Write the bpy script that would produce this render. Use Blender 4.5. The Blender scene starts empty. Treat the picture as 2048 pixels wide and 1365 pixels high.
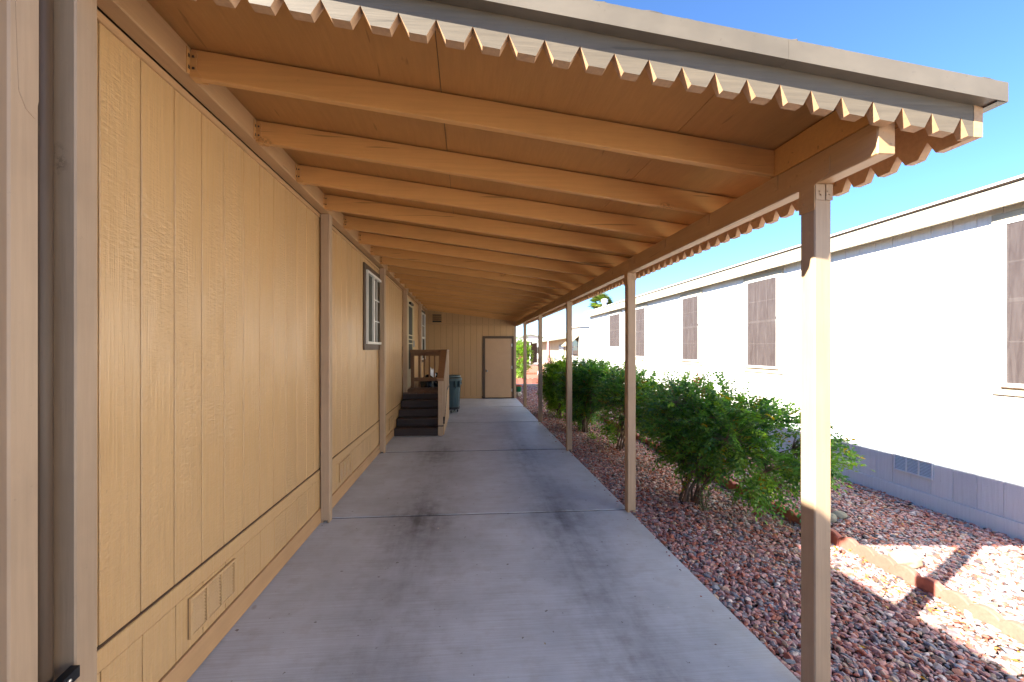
import bpy, bmesh, math, random
import numpy as np
from mathutils import Vector, Matrix

random.seed(7)
rng = np.random.default_rng(7)
SC = bpy.context.scene
COL = SC.collection

# ------------------------------------------------------------------ camera
FPX, S_YAW, VPU, VPV, CAMH = 810.0, 0.08, 934.0, 699.0, 1.66
PSI = math.asin(S_YAW)
C_YAW = math.cos(PSI)
CXP = VPU + FPX * math.tan(PSI)
cam_d = bpy.data.cameras.new("camera")
cam = bpy.data.objects.new("camera", cam_d)
COL.objects.link(cam)
cam.location = (0, 0, CAMH)
cam.rotation_euler = (math.radians(90), 0, -PSI)
cam_d.sensor_width = 36.0
cam_d.lens = FPX / 2048 * 36.0
cam_d.shift_x = (1024 - CXP) / 2048
cam_d.shift_y = (VPV - 682.5) / 2048
cam_d.clip_start = 0.05
cam_d.clip_end = 2000
SC.camera = cam

# ------------------------------------------------------------------ sky, sun, exposure
LIGHT = Vector((1.27, 0.634, -1.0)).normalized()
SUN_EL = math.asin(-LIGHT.z)
SUN_ROT = math.atan2(-LIGHT.x, -LIGHT.y) % (2 * math.pi)
world = bpy.data.worlds.new("World")
SC.world = world
world.use_nodes = True
wn = world.node_tree.nodes
wl = world.node_tree.links
sky = wn.new("ShaderNodeTexSky")
sky.sky_type = 'NISHITA'
sky.sun_disc = False
sky.sun_elevation = SUN_EL
sky.sun_rotation = SUN_ROT
sky.altitude = 350
sky.air_density = 1.0
sky.dust_density = 0.0
sky.ozone_density = 9.5
wn["Background"].inputs["Strength"].default_value = 0.057
wl.new(sky.outputs[0], wn["Background"].inputs["Color"])
sun_d = bpy.data.lights.new("sun", 'SUN')
sun_d.energy = 4.1
sun_d.angle = math.radians(0.55)
sun_d.color = (1.0, 0.94, 0.84)
sun = bpy.data.objects.new("sun", sun_d)
COL.objects.link(sun)
sun.location = (-20, -10, 20)
sun.rotation_euler = LIGHT.to_track_quat('-Z', 'Y').to_euler()
SC.view_settings.view_transform = 'Standard'
SC.view_settings.look = 'None'
SC.view_settings.exposure = 2.74
SC.view_settings.gamma = 1.0
SC.view_settings.use_curve_mapping = False
try:
    SC.cycles.max_bounces = 12
    SC.cycles.diffuse_bounces = 6
    SC.cycles.transparent_max_bounces = 12
    SC.cycles.use_denoising = True
    SC.cycles.sample_clamp_indirect = 6.0
except Exception:
    pass

# ------------------------------------------------------------------ pixels -> places
def ydep(D, X):                 # plain depth D of a point on plane X -> world Y
    return (D - X * S_YAW) / C_YAW
def on_x(u, X):                 # world Y of the point seen at column u on the vertical plane X
    return ydep(FPX * X / ((u - VPU) * C_YAW), X)
def on_ground(u, v, z=0.0):
    D = FPX * (CAMH - z) / (v - VPV)
    X = (u - VPU) * D * C_YAW / FPX
    return X, ydep(D, X)
def z_at(v, D):
    return CAMH + (VPV - v) * D / FPX
def on_y(u, Y):                 # world X seen at column u on plane Y
    t = (u - CXP) / FPX
    return Y * (t * C_YAW + S_YAW) / (C_YAW - t * S_YAW)

# ------------------------------------------------------------------ mesh helpers
WL = {}
CACHE = {}
def tag(o, label=None, cat=None, group=None, kind=None):
    if label: o["label"] = label
    if cat: o["category"] = cat
    if group: o["group"] = group
    if kind: o["kind"] = kind
    return o
def empty(name, loc, label=None, cat=None, group=None, local=False, rz=0.0, kind=None):
    o = bpy.data.objects.new(name, None)
    o.empty_display_size = 0.1
    COL.objects.link(o)
    o.location = loc
    o.rotation_euler = (0, 0, rz)
    WL[o.name] = Vector((0, 0, 0)) if local else Vector(loc)
    return tag(o, label, cat, group, kind)
def link(name, me, parent=None, loc=(0, 0, 0), world_loc=True):
    o = bpy.data.objects.new(name, me)
    COL.objects.link(o)
    l = Vector(loc)
    if parent is not None:
        o.parent = parent
        o.location = l - WL.get(parent.name, Vector((0, 0, 0)))
    else:
        o.location = l
    WL[o.name] = l
    return o
def mesh(name, verts, faces, mats, fm=None, smooth=False):
    me = bpy.data.meshes.new(name)
    me.from_pydata([tuple(map(float, v)) for v in verts], [], faces)
    for m in (mats if isinstance(mats, (list, tuple)) else [mats]):
        me.materials.append(m)
    if fm is not None:
        me.polygons.foreach_set("material_index", np.array(fm, dtype=np.int32))
    if smooth:
        me.polygons.foreach_set("use_smooth", np.ones(len(me.polygons), dtype=bool))
    me.update()
    return me
BF = [(0, 3, 2, 1), (4, 5, 6, 7), (0, 1, 5, 4), (1, 2, 6, 5), (2, 3, 7, 6), (3, 0, 4, 7)]
def box_mesh(dx, dy, dz, mat, bev):
    key = (round(dx, 4), round(dy, 4), round(dz, 4), mat.name, round(bev, 4))
    if key in CACHE:
        return CACHE[key]
    a, b, c = dx / 2, dy / 2, dz / 2
    v = [(-a, -b, -c), (a, -b, -c), (a, b, -c), (-a, b, -c), (-a, -b, c), (a, -b, c), (a, b, c), (-a, b, c)]
    me = mesh("box", v, BF, mat)
    bev = min(bev, 0.3 * min(dx, dy, dz))
    if bev > 0:
        bm = bmesh.new(); bm.from_mesh(me)
        bmesh.ops.bevel(bm, geom=bm.edges[:], offset=bev, segments=1, affect='EDGES')
        bm.to_mesh(me); bm.free()
    CACHE[key] = me
    return me
def box(name, x0, x1, y0, y1, z0, z1, mat, parent=None, bev=0.003):
    x0, x1 = sorted((x0, x1)); y0, y1 = sorted((y0, y1)); z0, z1 = sorted((z0, z1))
    me = box_mesh(x1 - x0, y1 - y0, z1 - z0, mat, bev)
    return link(name, me, parent, ((x0 + x1) / 2, (y0 + y1) / 2, (z0 + z1) / 2))
class MB:
    def __init__(s): s.v = []; s.f = []; s.m = []
    def add(s, vs, fs, m=0):
        n = len(s.v); s.v += [tuple(p) for p in vs]; s.f += [tuple(i + n for i in f) for f in fs]; s.m += [m] * len(fs)
    def box(s, x0, x1, y0, y1, z0, z1, m=0):
        s.add([(x0, y0, z0), (x1, y0, z0), (x1, y1, z0), (x0, y1, z0), (x0, y0, z1), (x1, y0, z1), (x1, y1, z1), (x0, y1, z1)], BF, m)
    def prism(s, poly, axis, a, b, m=0, caps=True):
        # poly: 2D outline, axis: 'x','y','z' extrusion axis from a to b
        def P(p, t):
            return {'x': (t, p[0], p[1]), 'y': (p[0], t, p[1]), 'z': (p[0], p[1], t)}[axis]
        n = len(poly)
        vs = [P(p, a) for p in poly] + [P(p, b) for p in poly]
        fs = [(i, (i + 1) % n, n + (i + 1) % n, n + i) for i in range(n)]
        if caps: fs += [tuple(range(n - 1, -1, -1)), tuple(range(n, 2 * n))]
        s.add(vs, fs, m)
    def tube(s, pts, rads, k=6, m=0, cap=True):
        pts = [Vector(p) for p in pts]
        rings = []
        base = len(s.v)
        for i, p in enumerate(pts):
            d = (pts[min(i + 1, len(pts) - 1)] - pts[max(i - 1, 0)])
            d = d.normalized() if d.length > 1e-9 else Vector((0, 0, 1))
            a = d.cross(Vector((0.31, 0.17, 0.93)))
            if a.length < 1e-3: a = d.cross(Vector((1, 0, 0)))
            a.normalize(); b = d.cross(a)
            for j in range(k):
                t = 2 * math.pi * j / k
                s.v.append(tuple(p + (a * math.cos(t) + b * math.sin(t)) * rads[i]))
        for i in range(len(pts) - 1):
            for j in range(k):
                q = base + i * k
                s.f.append((q + j, q + (j + 1) % k, q + k + (j + 1) % k, q + k + j)); s.m.append(m)
        if cap:
            s.f.append(tuple(base + j for j in range(k - 1, -1, -1))); s.m.append(m)
            q = base + (len(pts) - 1) * k
            s.f.append(tuple(q + j for j in range(k))); s.m.append(m)
    def lathe(s, prof, c, k=24, m=0, caps=True):
        base = len(s.v)
        for (r, z) in prof:
            for j in range(k):
                t = 2 * math.pi * j / k
                s.v.append((c[0] + r * math.cos(t), c[1] + r * math.sin(t), c[2] + z))
        for i in range(len(prof) - 1):
            for j in range(k):
                q = base + i * k
                s.f.append((q + j, q + (j + 1) % k, q + k + (j + 1) % k, q + k + j)); s.m.append(m)
        if caps:
            s.f.append(tuple(base + j for j in range(k - 1, -1, -1))); s.m.append(m)
            q = base + (len(prof) - 1) * k
            s.f.append(tuple(q + j for j in range(k))); s.m.append(m)
    def build(s, name, mats, parent=None, smooth=False, origin=None, fixn=True):
        v = np.array(s.v)
        o = Vector(origin) if origin is not None else Vector(((v[:, 0].min() + v[:, 0].max()) / 2, (v[:, 1].min() + v[:, 1].max()) / 2, v[:, 2].min()))
        me = mesh(name, v - np.array(o), s.f, mats, s.m, smooth)
        if fixn:
            bm = bmesh.new(); bm.from_mesh(me)
            bmesh.ops.recalc_face_normals(bm, faces=bm.faces[:])
            bm.to_mesh(me); bm.free()
        return link(name, me, parent, o)
def smooth_by_angle(o, ang=40):
    me = o.data
    bm = bmesh.new(); bm.from_mesh(me)
    for e in bm.edges:
        e.smooth = len(e.link_faces) == 2 and e.calc_face_angle(0) < math.radians(ang)
    for f in bm.faces: f.smooth = True
    bm.to_mesh(me); bm.free()

# ------------------------------------------------------------------ materials
class NT:
    def __init__(s, name):
        s.mat = bpy.data.materials.new(name); s.mat.use_nodes = True
        s.t = s.mat.node_tree; s.n = s.t.nodes; s.l = s.t.links
        s.p = s.n["Principled BSDF"]; s.out = s.n["Material Output"]
        s._pos = None
    def pos(s):
        if s._pos is None:
            g = s.n.new("ShaderNodeNewGeometry"); s._pos = g.outputs["Position"]
        return s._pos
    def put(s, sock, val):
        if hasattr(val, "is_output") or isinstance(val, bpy.types.NodeSocket): s.l.new(val, sock)
        else: sock.default_value = val
    def vmul(s, vec, sc, off=None):
        m = s.n.new("ShaderNodeVectorMath"); m.operation = 'MULTIPLY'
        s.put(m.inputs[0], vec); m.inputs[1].default_value = sc
        return m.outputs[0]
    def noise(s, sc=(1, 1, 1), scale=1.0, detail=4, rough=0.55, vec=None, dist=0.0):
        t = s.n.new("ShaderNodeTexNoise")
        t.inputs["Scale"].default_value = scale; t.inputs["Detail"].default_value = detail
        t.inputs["Roughness"].default_value = rough; t.inputs["Distortion"].default_value = dist
        s.l.new(s.vmul(vec if vec is not None else s.pos(), sc), t.inputs["Vector"])
        return t.outputs["Fac"]
    def voronoi(s, scale, feat='F1', sc=(1, 1, 1), out="Distance"):
        t = s.n.new("ShaderNodeTexVoronoi"); t.feature = feat
        t.inputs["Scale"].default_value = scale
        s.l.new(s.vmul(s.pos(), sc), t.inputs["Vector"])
        return t.outputs[out]
    def math(s, op, a, b=0.0, c=None, clamp=False):
        m = s.n.new("ShaderNodeMath"); m.operation = op; m.use_clamp = clamp
        s.put(m.inputs[0], a); s.put(m.inputs[1], b)
        if c is not None: s.put(m.inputs[2], c)
        return m.outputs[0]
    def ramp(s, fac, stops):
        r = s.n.new("ShaderNodeValToRGB"); e = r.color_ramp.elements
        while len(e) < len(stops): e.new(0.5)
        for i, (p, c) in enumerate(stops):
            e[i].position = p; e[i].color = (c, c, c, 1) if not isinstance(c, (tuple, list)) else (*c, 1)
        s.put(r.inputs[0], fac)
        return r.outputs[0]
    def mix(s, fac, a, b, mode='MIX'):
        m = s.n.new("ShaderNodeMix"); m.data_type = 'RGBA'; m.blend_type = mode
        s.put(m.inputs["Factor"], fac)
        for sock, val in ((m.inputs["A"], a), (m.inputs["B"], b)): pass
        A = [i for i in m.inputs if i.name == "A" and i.type == 'RGBA'][0]
        B = [i for i in m.inputs if i.name == "B" and i.type == 'RGBA'][0]
        s.put(A, (*a, 1) if isinstance(a, tuple) else a); s.put(B, (*b, 1) if isinstance(b, tuple) else b)
        return [o for o in m.outputs if o.type == 'RGBA'][0]
    def bump(s, h, strength, dist=0.01, normal=None):
        b = s.n.new("ShaderNodeBump"); b.inputs["Strength"].default_value = strength; b.inputs["Distance"].default_value = dist
        s.put(b.inputs["Height"], h)
        if normal is not None: s.l.new(normal, b.inputs["Normal"])
        return b.outputs[0]
    def orand(s):
        return s.n.new("ShaderNodeObjectInfo").outputs["Random"]
    def set(s, color=None, rough=None, spec=None, normal=None, metal=None):
        if color is not None: s.put(s.p.inputs["Base Color"], (*color, 1) if isinstance(color, tuple) else color)
        if rough is not None: s.put(s.p.inputs["Roughness"], rough)
        if spec is not None: s.p.inputs["Specular IOR Level"].default_value = spec
        if metal is not None: s.p.inputs["Metallic"].default_value = metal
        if normal is not None: s.l.new(normal, s.p.inputs["Normal"])
        return s.mat
def sc3(c, k): return tuple(x * k for x in c)

def paint(name, col, rough=0.5, grain=(40, 40, 3), bump=0.25, var=0.10, dirt=0.12, spec=0.4, bdist=0.004, orand=0.05, cracks=0.0):
    n = NT(name)
    g = n.noise(grain, 1.0, 5, 0.6)
    big = n.noise((1, 1, 1), 2.2, 4, 0.6)
    spots = n.ramp(n.noise((1, 1, 1), 38.0, 3, 0.7), [(0.0, 0.0), (0.66, 0.0), (0.74, 1.0)])
    c = n.mix(n.ramp(g, [(0.3, 0.0), (0.7, 1.0)]), sc3(col, 1 - var), sc3(col, 1 + var))
    c = n.mix(n.math('MULTIPLY', n.ramp(big, [(0.45, 0.0), (0.75, 1.0)]), dirt * 1.6), c, sc3(col, 0.62))
    c = n.mix(n.math('MULTIPLY', spots, dirt), c, sc3(col, 0.45))
    if cracks:
        gs = tuple(q * 0.45 for q in grain)
        cr = n.ramp(n.noise(gs, 1.0, 2, 0.5, dist=0.4), [(0.0, 0.0), (0.70, 0.0), (0.725, 1.0)])
        kd = n.voronoi(1.0, 'F1', tuple(1.3 if q > 10 else 1.1 for q in grain))
        kn = n.noise((1, 1, 1), 55.0, 3, 0.7)
        knot = n.math('MULTIPLY', n.ramp(kd, [(0.0, 1.0), (0.06, 0.8), (0.085, 0.0)]), n.ramp(kn, [(0.45, 0.0), (0.6, 1.0)]))
        mk = n.math('MAXIMUM', n.math('MULTIPLY', cr, cracks), n.math('MULTIPLY', knot, cracks * 1.2), clamp=True)
        c = n.mix(mk, c, sc3(col, 0.28))
        g = n.math('SUBTRACT', g, n.math('MULTIPLY', mk, 0.5))
    if orand:
        v = n.math('MULTIPLY_ADD', n.orand(), 2 * orand, 1 - orand)
        hs = n.n.new("ShaderNodeHueSaturation"); n.put(hs.inputs["Value"], v); n.put(hs.inputs["Color"], c); c = hs.outputs[0]
    r = n.math('MULTIPLY_ADD', big, 0.25, rough - 0.12)
    return n.set(c, r, spec, n.bump(g, bump, bdist))

TAN = (0.55, 0.345, 0.155)
def siding_mat(name, col, bump=0.5, rough=0.42):
    n = NT(name)
    grain = n.noise((60, 60, 2.2), 1.0, 5, 0.65, dist=0.3)
    ripple = n.noise((26, 26, 80), 1.0, 3, 0.6)
    patch = n.noise((4, 4, 1.3), 1.0, 3, 0.5)
    big = n.noise((1, 1, 1), 1.3, 4, 0.6)
    h = n.math('ADD', n.math('MULTIPLY', grain, 0.8), n.math('MULTIPLY', ripple, n.ramp(patch, [(0.38, 0.05), (0.65, 0.9)])))
    c = n.mix(n.ramp(grain, [(0.3, 0.0), (0.7, 1.0)]), sc3(col, 0.93), sc3(col, 1.05))
    c = n.mix(n.math('MULTIPLY', n.ramp(big, [(0.5, 0.0), (0.8, 1.0)]), 0.22), c, sc3(col, 0.75))
    spots = n.ramp(n.noise((1, 1, 1), 45.0, 2, 0.6), [(0.0, 0.0), (0.71, 0.0), (0.75, 1.0)])
    c = n.mix(n.math('MULTIPLY', spots, 0.3), c, sc3(col, 0.4))
    v = n.math('MULTIPLY_ADD', n.orand(), 0.07, 0.965)
    hs = n.n.new("ShaderNodeHueSaturation"); n.put(hs.inputs["Value"], v); n.put(hs.inputs["Color"], c)
    return n.set(hs.outputs[0], n.math('MULTIPLY_ADD', big, 0.10, rough - 0.16), 0.7, n.bump(h, bump, 0.014))

M = {}
M['siding'] = siding_mat("tan_siding_paint", TAN)
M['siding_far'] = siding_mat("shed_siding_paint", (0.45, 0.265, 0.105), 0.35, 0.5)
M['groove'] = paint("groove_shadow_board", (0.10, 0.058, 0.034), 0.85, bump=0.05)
M['trim_z'] = paint("tan_trim_paint_upright", (0.41, 0.285, 0.18), 0.5, (55, 55, 2.5), 0.35, var=0.07, dirt=0.22, cracks=0.5)
M['trim_y'] = paint("tan_trim_paint_lengthwise", (0.48, 0.285, 0.135), 0.5, (55, 2.5, 55), 0.3, var=0.06, dirt=0.18, cracks=0.45)
M['rafter'] = paint("rafter_paint", (0.60, 0.315, 0.105), 0.42, (2.5, 55, 55), 0.3, var=0.06, dirt=0.14, cracks=0.55, orand=0.09)
M['ceiling'] = paint("ceiling_sheet_paint", (0.46, 0.23, 0.070), 0.5, (45, 5.0, 10), 0.4, var=0.07, dirt=0.14, orand=0.05, cracks=0.4)
M['barge'] = paint("weathered_taupe_paint", (0.15, 0.120, 0.083), 0.6, (3, 60, 60), 0.5, var=0.14, dirt=0.2, cracks=0.4)
M['barge_y'] = paint("weathered_taupe_paint_lengthwise", (0.15, 0.120, 0.083), 0.6, (60, 3, 60), 0.5, var=0.14, dirt=0.2, cracks=0.4)
M['cut'] = paint("cut_edge_tan", (0.50, 0.31, 0.17), 0.6, (60, 60, 60), 0.2)
M['drip'] = paint("taupe_metal_flashing", (0.165, 0.138, 0.102), 0.42, (4, 4, 9), 0.08, dirt=0.5)
M['brown'] = paint("dark_brown_trim", (0.085, 0.052, 0.03), 0.5, (50, 50, 3), 0.25)
M['step'] = paint("dark_brown_step_paint", (0.040, 0.024, 0.019), 0.55, (3, 50, 50), 0.3, dirt=0.4)
M['deck'] = paint("worn_brown_deck_paint", (0.13, 0.075, 0.048), 0.6, (40, 3, 40), 0.4, dirt=0.5)
M['rail'] = paint("railing_paint", (0.25, 0.128, 0.06), 0.55, (30, 30, 30), 0.2)
M['door'] = paint("storage_door_paint", (0.48, 0.305, 0.17), 0.45, (6, 6, 6), 0.05, var=0.03)
M['vinyl'] = paint("white_vinyl", (0.72, 0.70, 0.64), 0.35, (5, 5, 5), 0.02, var=0.02, dirt=0.1)
M['cream'] = paint("cream_metal_door", (0.55, 0.47, 0.30), 0.4, (5, 5, 5), 0.02, var=0.02)
M['black'] = paint("black_metal", (0.012, 0.012, 0.013), 0.4, (20, 20, 20), 0.05)
M['steel'] = NT("satin_steel").set((0.55, 0.54, 0.52), 0.3, 0.5, metal=1.0)
M['nwhite'] = siding_mat("white_siding_paint", (0.74, 0.72, 0.67), 0.35, 0.6)
M['nskirt'] = siding_mat("grey_white_skirting_paint", (0.64, 0.69, 0.71), 0.5, 0.6)
M['ncream'] = paint("cream_trim_paint", (0.40, 0.355, 0.26), 0.55, (40, 3, 40), 0.25, dirt=0.1)
M['nroof'] = paint("grey_brown_shingle", (0.10, 0.085, 0.075), 0.9, (30, 30, 30), 0.5)
M['edging'] = paint("terracotta_concrete", (0.36, 0.125, 0.09), 0.85, (45, 45, 45), 0.3, var=0.14, dirt=0.35, orand=0.12)
M['bin'] = paint("blue_grey_plastic", (0.060, 0.105, 0.115), 0.45, (4, 4, 4), 0.03, var=0.05, dirt=0.25)
M['bagb'] = NT("black_plastic_bag").set((0.008, 0.008, 0.010), 0.25, 0.5)
M['bagw'] = NT("white_plastic_bag").set((0.62, 0.63, 0.65), 0.4, 0.5)
M['rock'] = paint("tan_boulder", (0.36, 0.26, 0.17), 0.9, (25, 25, 25), 0.4, var=0.15)
M['rockg'] = paint("grey_green_cobble", (0.22, 0.215, 0.17), 0.9, (25, 25, 25), 0.4, var=0.15)
M['bark'] = paint("grey_brown_bark", (0.16, 0.115, 0.085), 0.9, (40, 40, 8), 0.6, var=0.25)
M['greenpot'] = NT("green_glazed_pot").set((0.012, 0.16, 0.075), 0.3, 0.5)
M['redrim'] = NT("terracotta_soil_rim").set((0.35, 0.07, 0.05), 0.7, 0.3)
M['stump'] = paint("pale_stone_block", (0.42, 0.37, 0.31), 0.9, (15, 15, 15), 0.4, var=0.2)
M['pink'] = paint("faded_pink_canvas", (0.34, 0.17, 0.18), 0.8, (15, 15, 15), 0.1)
M['beige'] = paint("beige_siding_paint", (0.40, 0.33, 0.195), 0.6, (20, 20, 3), 0.15)
M['palegreen'] = paint("pale_green_awning_metal", (0.26, 0.29, 0.22), 0.5, (20, 3, 20), 0.1)
M['white'] = paint("white_paint", (0.72, 0.70, 0.65), 0.5, (5, 5, 5), 0.03, var=0.03)
M['curb'] = paint("pale_concrete_curb", (0.52, 0.46, 0.41), 0.9, (20, 20, 20), 0.2)
M['solar'] = NT("blue_grey_roof_vent").set((0.10, 0.14, 0.20), 0.4, 0.5)

def glass_dark(name, tint):
    n = NT(name)
    return n.set(tint, 0.04, 0.8)
M['glass'] = glass_dark("dark_window_glass", (0.018, 0.026, 0.022))
M['glass2'] = glass_dark("dark_screen_glass", (0.035, 0.036, 0.030))
n = NT("dark_insect_screen"); M['scr'] = n.set((0.055, 0.056, 0.045), 0.7, 0.3)
# sun screen cloth, partly see-through
n = NT("mauve_sun_screen")
tr = n.n.new("ShaderNodeBsdfTransparent"); mx = n.n.new("ShaderNodeMixShader")
w1 = n.noise((6, 22, 2.0), 1.0, 4, 0.6, dist=1.5)
n.set(n.mix(n.ramp(w1, [(0.35, 0.0), (0.75, 1.0)]), (0.075, 0.057, 0.055), (0.13, 0.107, 0.102)), 0.8, 0.2)
mx.inputs[0].default_value = 0.62
n.l.new(tr.outputs[0], mx.inputs[1]); n.l.new(n.p.outputs[0], mx.inputs[2]); n.l.new(mx.outputs[0], n.out.inputs[0])
M['sunscreen'] = n.mat
n = NT("window_blind"); M['blind'] = n.set((0.30, 0.24, 0.20), 0.8, 0.2)

# concrete with tyre marks
n = NT("broom_finished_concrete")
sep = n.n.new("ShaderNodeSeparateXYZ"); n.l.new(n.pos(), sep.inputs[0])
broom = n.noise((2.0, 130, 2), 1.0, 4, 0.65)
mott = n.noise((1, 1, 1), 1.6, 6, 0.62)
mott2 = n.noise((1, 1, 1), 7.0, 5, 0.65)
streak = n.noise((9.0, 0.8, 1), 1.0, 5, 0.6)
fine = n.noise((1, 1, 1), 130.0, 2, 0.6)
def track(xc, w):
    d = n.math('DIVIDE', n.math('SUBTRACT', sep.outputs[0], xc), w)
    return n.math('POWER', 2.718, n.math('MULTIPLY', n.math('MULTIPLY', d, d), -1.0))
# darker just in front of and behind each joint
ph = n.math('FRACT', n.math('DIVIDE', n.math('SUBTRACT', sep.outputs[1], 4.09), 2.545))
near = n.math('ADD', n.math('POWER', n.math('SUBTRACT', 1.0, ph), 4.0), n.math('POWER', ph, 2.2))
fade = n.ramp(n.math('DIVIDE', sep.outputs[1], 14.0), [(0.0, 0.5), (0.2, 1.0), (0.5, 0.9), (0.68, 0.15), (1.0, 0.05)])
left = n.math('MULTIPLY', track(-0.46, 0.33), n.math('ADD', n.math('MULTIPLY', near, 0.95), 0.04))
right = n.math('MULTIPLY', track(0.93, 0.30), n.math('ADD', n.math('MULTIPLY', near, 0.45), 0.38))
tr_m = n.math('MULTIPLY', n.math('ADD', left, right), fade)
tr_m = n.math('MULTIPLY', tr_m, n.math('MULTIPLY_ADD', n.math('ADD', n.ramp(streak, [(0.3, 0.0), (0.7, 1.0)]), n.ramp(mott2, [(0.3, 0.0), (0.7, 1.0)])), 0.62, 0.22), clamp=True)
c = n.mix(n.ramp(mott, [(0.3, 0.0), (0.72, 1.0)]), (0.395, 0.432, 0.465), (0.585, 0.63, 0.675))
c = n.mix(n.math('MULTIPLY', n.ramp(mott2, [(0.5, 0.0), (0.75, 1.0)]), 0.35), c, (0.31, 0.275, 0.245))
c = n.mix(n.math('MULTIPLY', n.ramp(broom, [(0.4, 0.0), (0.6, 1.0)]), 0.28), c, (0.27, 0.255, 0.24))
c = n.mix(n.math('MULTIPLY', tr_m, 0.95), c, (0.10, 0.098, 0.10))
flecks = n.ramp(n.noise((1, 1, 1), 21.0, 2, 0.5), [(0.0, 0.0), (0.725, 0.0), (0.745, 1.0)])
c = n.mix(n.math('MULTIPLY', flecks, 0.75), c, (0.085, 0.055, 0.035))
blot = n.ramp(n.noise((1, 1, 1), 3.1, 1, 0.4), [(0.0, 0.0), (0.79, 0.0), (0.80, 1.0)])
c = n.mix(n.math('MULTIPLY', blot, 0.5), c, (0.20, 0.145, 0.10))
hh = n.math('ADD', n.math('MULTIPLY', broom, 0.6), n.math('MULTIPLY', fine, 0.4))
M['concrete'] = n.set(c, n.math('MULTIPLY_ADD', mott, 0.2, 0.40), 0.5, n.bump(hh, 0.35, 0.004))
M['joint'] = paint("joint_filler", (0.03, 0.029, 0.029), 0.9)

# gravel base and pebbles
n = NT("gravel_ground")
vc = n.voronoi(26.0, 'F1', (1, 1, 1), "Color"); vd = n.voronoi(26.0, 'F1', (1, 1, 1), "Distance")
sepc = n.n.new("ShaderNodeSeparateColor"); n.l.new(vc, sepc.inputs[0])
c = n.ramp(sepc.outputs[0], [(0.0, (0.10, 0.06, 0.05)), (0.3, (0.20, 0.105, 0.09)), (0.55, (0.25, 0.165, 0.15)), (0.8, (0.21, 0.19, 0.185)), (1.0, (0.30, 0.23, 0.19))])
c = n.mix(n.ramp(vd, [(0.25, 0.0), (0.6, 1.0)]), c, (0.035, 0.025, 0.022))
M['gravel'] = n.set(c, 0.9, 0.3, n.bump(n.math('SUBTRACT', 1.0, vd), 1.0, 0.03))
n = NT("river_pebble")
at = n.n.new("ShaderNodeAttribute"); at.attribute_name = "pcol"
pn = n.noise((1, 1, 1), 60.0, 4, 0.6)
M['pebble'] = n.set(n.mix(n.ramp(pn, [(0.35, 0.25), (0.7, 0.0)]), at.outputs["Color"], (0.05, 0.035, 0.03)), 0.62, 0.45, n.bump(pn, 0.25, 0.004))
n = NT("open_ground")
M['earth'] = n.set(n.mix(n.noise((1, 1, 1), 0.7, 6, 0.6), (0.26, 0.18, 0.14), (0.36, 0.26, 0.20)), 0.95, 0.2)

def leaf_mat(name, trans=0.45, rough=0.35):
    n = NT(name)
    a = n.n.new("ShaderNodeAttribute"); a.attribute_name = "lcol"
    n.set(a.outputs["Color"], rough, 0.45)
    tl = n.n.new("ShaderNodeBsdfTranslucent")
    hs = n.n.new("ShaderNodeHueSaturation"); hs.inputs["Hue"].default_value = 0.495; hs.inputs["Saturation"].default_value = 1.15; hs.inputs["Value"].default_value = 1.8
    n.l.new(a.outputs["Color"], hs.inputs["Color"]); n.l.new(hs.outputs[0], tl.inputs[0])
    mx = n.n.new("ShaderNodeMixShader"); mx.inputs[0].default_value = trans
    n.l.new(n.p.outputs[0], mx.inputs[1]); n.l.new(tl.outputs[0], mx.inputs[2]); n.l.new(mx.outputs[0], n.out.inputs[0])
    return n.mat
M['leaf'] = leaf_mat("shrub_leaf")

# patio tiles far away
n = NT("red_patio_tiles")
br = n.n.new("ShaderNodeTexBrick"); br.inputs["Scale"].default_value = 3.2
br.inputs["Color1"].default_value = (0.30, 0.115, 0.07, 1); br.inputs["Color2"].default_value = (0.25, 0.09, 0.055, 1); br.inputs["Mortar"].default_value = (0.27, 0.18, 0.13, 1)
n.l.new(n.pos(), br.inputs["Vector"])
M['patio'] = n.set(br.outputs["Color"], 0.85, 0.3)

# ================================================================== SETTING
X_SLAB = 1.665
ZG = -0.035                                   # gravel ground level
gme = mesh("ground", [(-400, -300, -0.12), (400, -300, -0.12), (400, 600, -0.12), (-400, 600, -0.12)], [(0, 1, 2, 3)], M['earth'])
tag(link("ground", gme), kind="structure", label="bare brown desert ground running out to the horizon")
# gravel bed as a gently uneven sheet
nx, ny = 40, 200
xs = np.linspace(X_SLAB - 0.02, 9.0, nx); ys = np.linspace(-9.0, 19.0, ny)
gv = []; gf = []
for j, y in enumerate(ys):
    for i, x in enumerate(xs):
        gv.append((x, y, ZG - 0.012 + 0.010 * math.sin(x * 3.1 + y * 1.7) * math.sin(y * 2.3 - x)))
for j in range(ny - 1):
    for i in range(nx - 1):
        gf.append((j * nx + i, j * nx + i + 1, (j + 1) * nx + i + 1, (j + 1) * nx + i))
tag(link("gravel_bed", mesh("gravel_bed", gv, gf, M['gravel'], smooth=True)), kind="structure", label="bed of red and grey river gravel beside the driveway")

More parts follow.
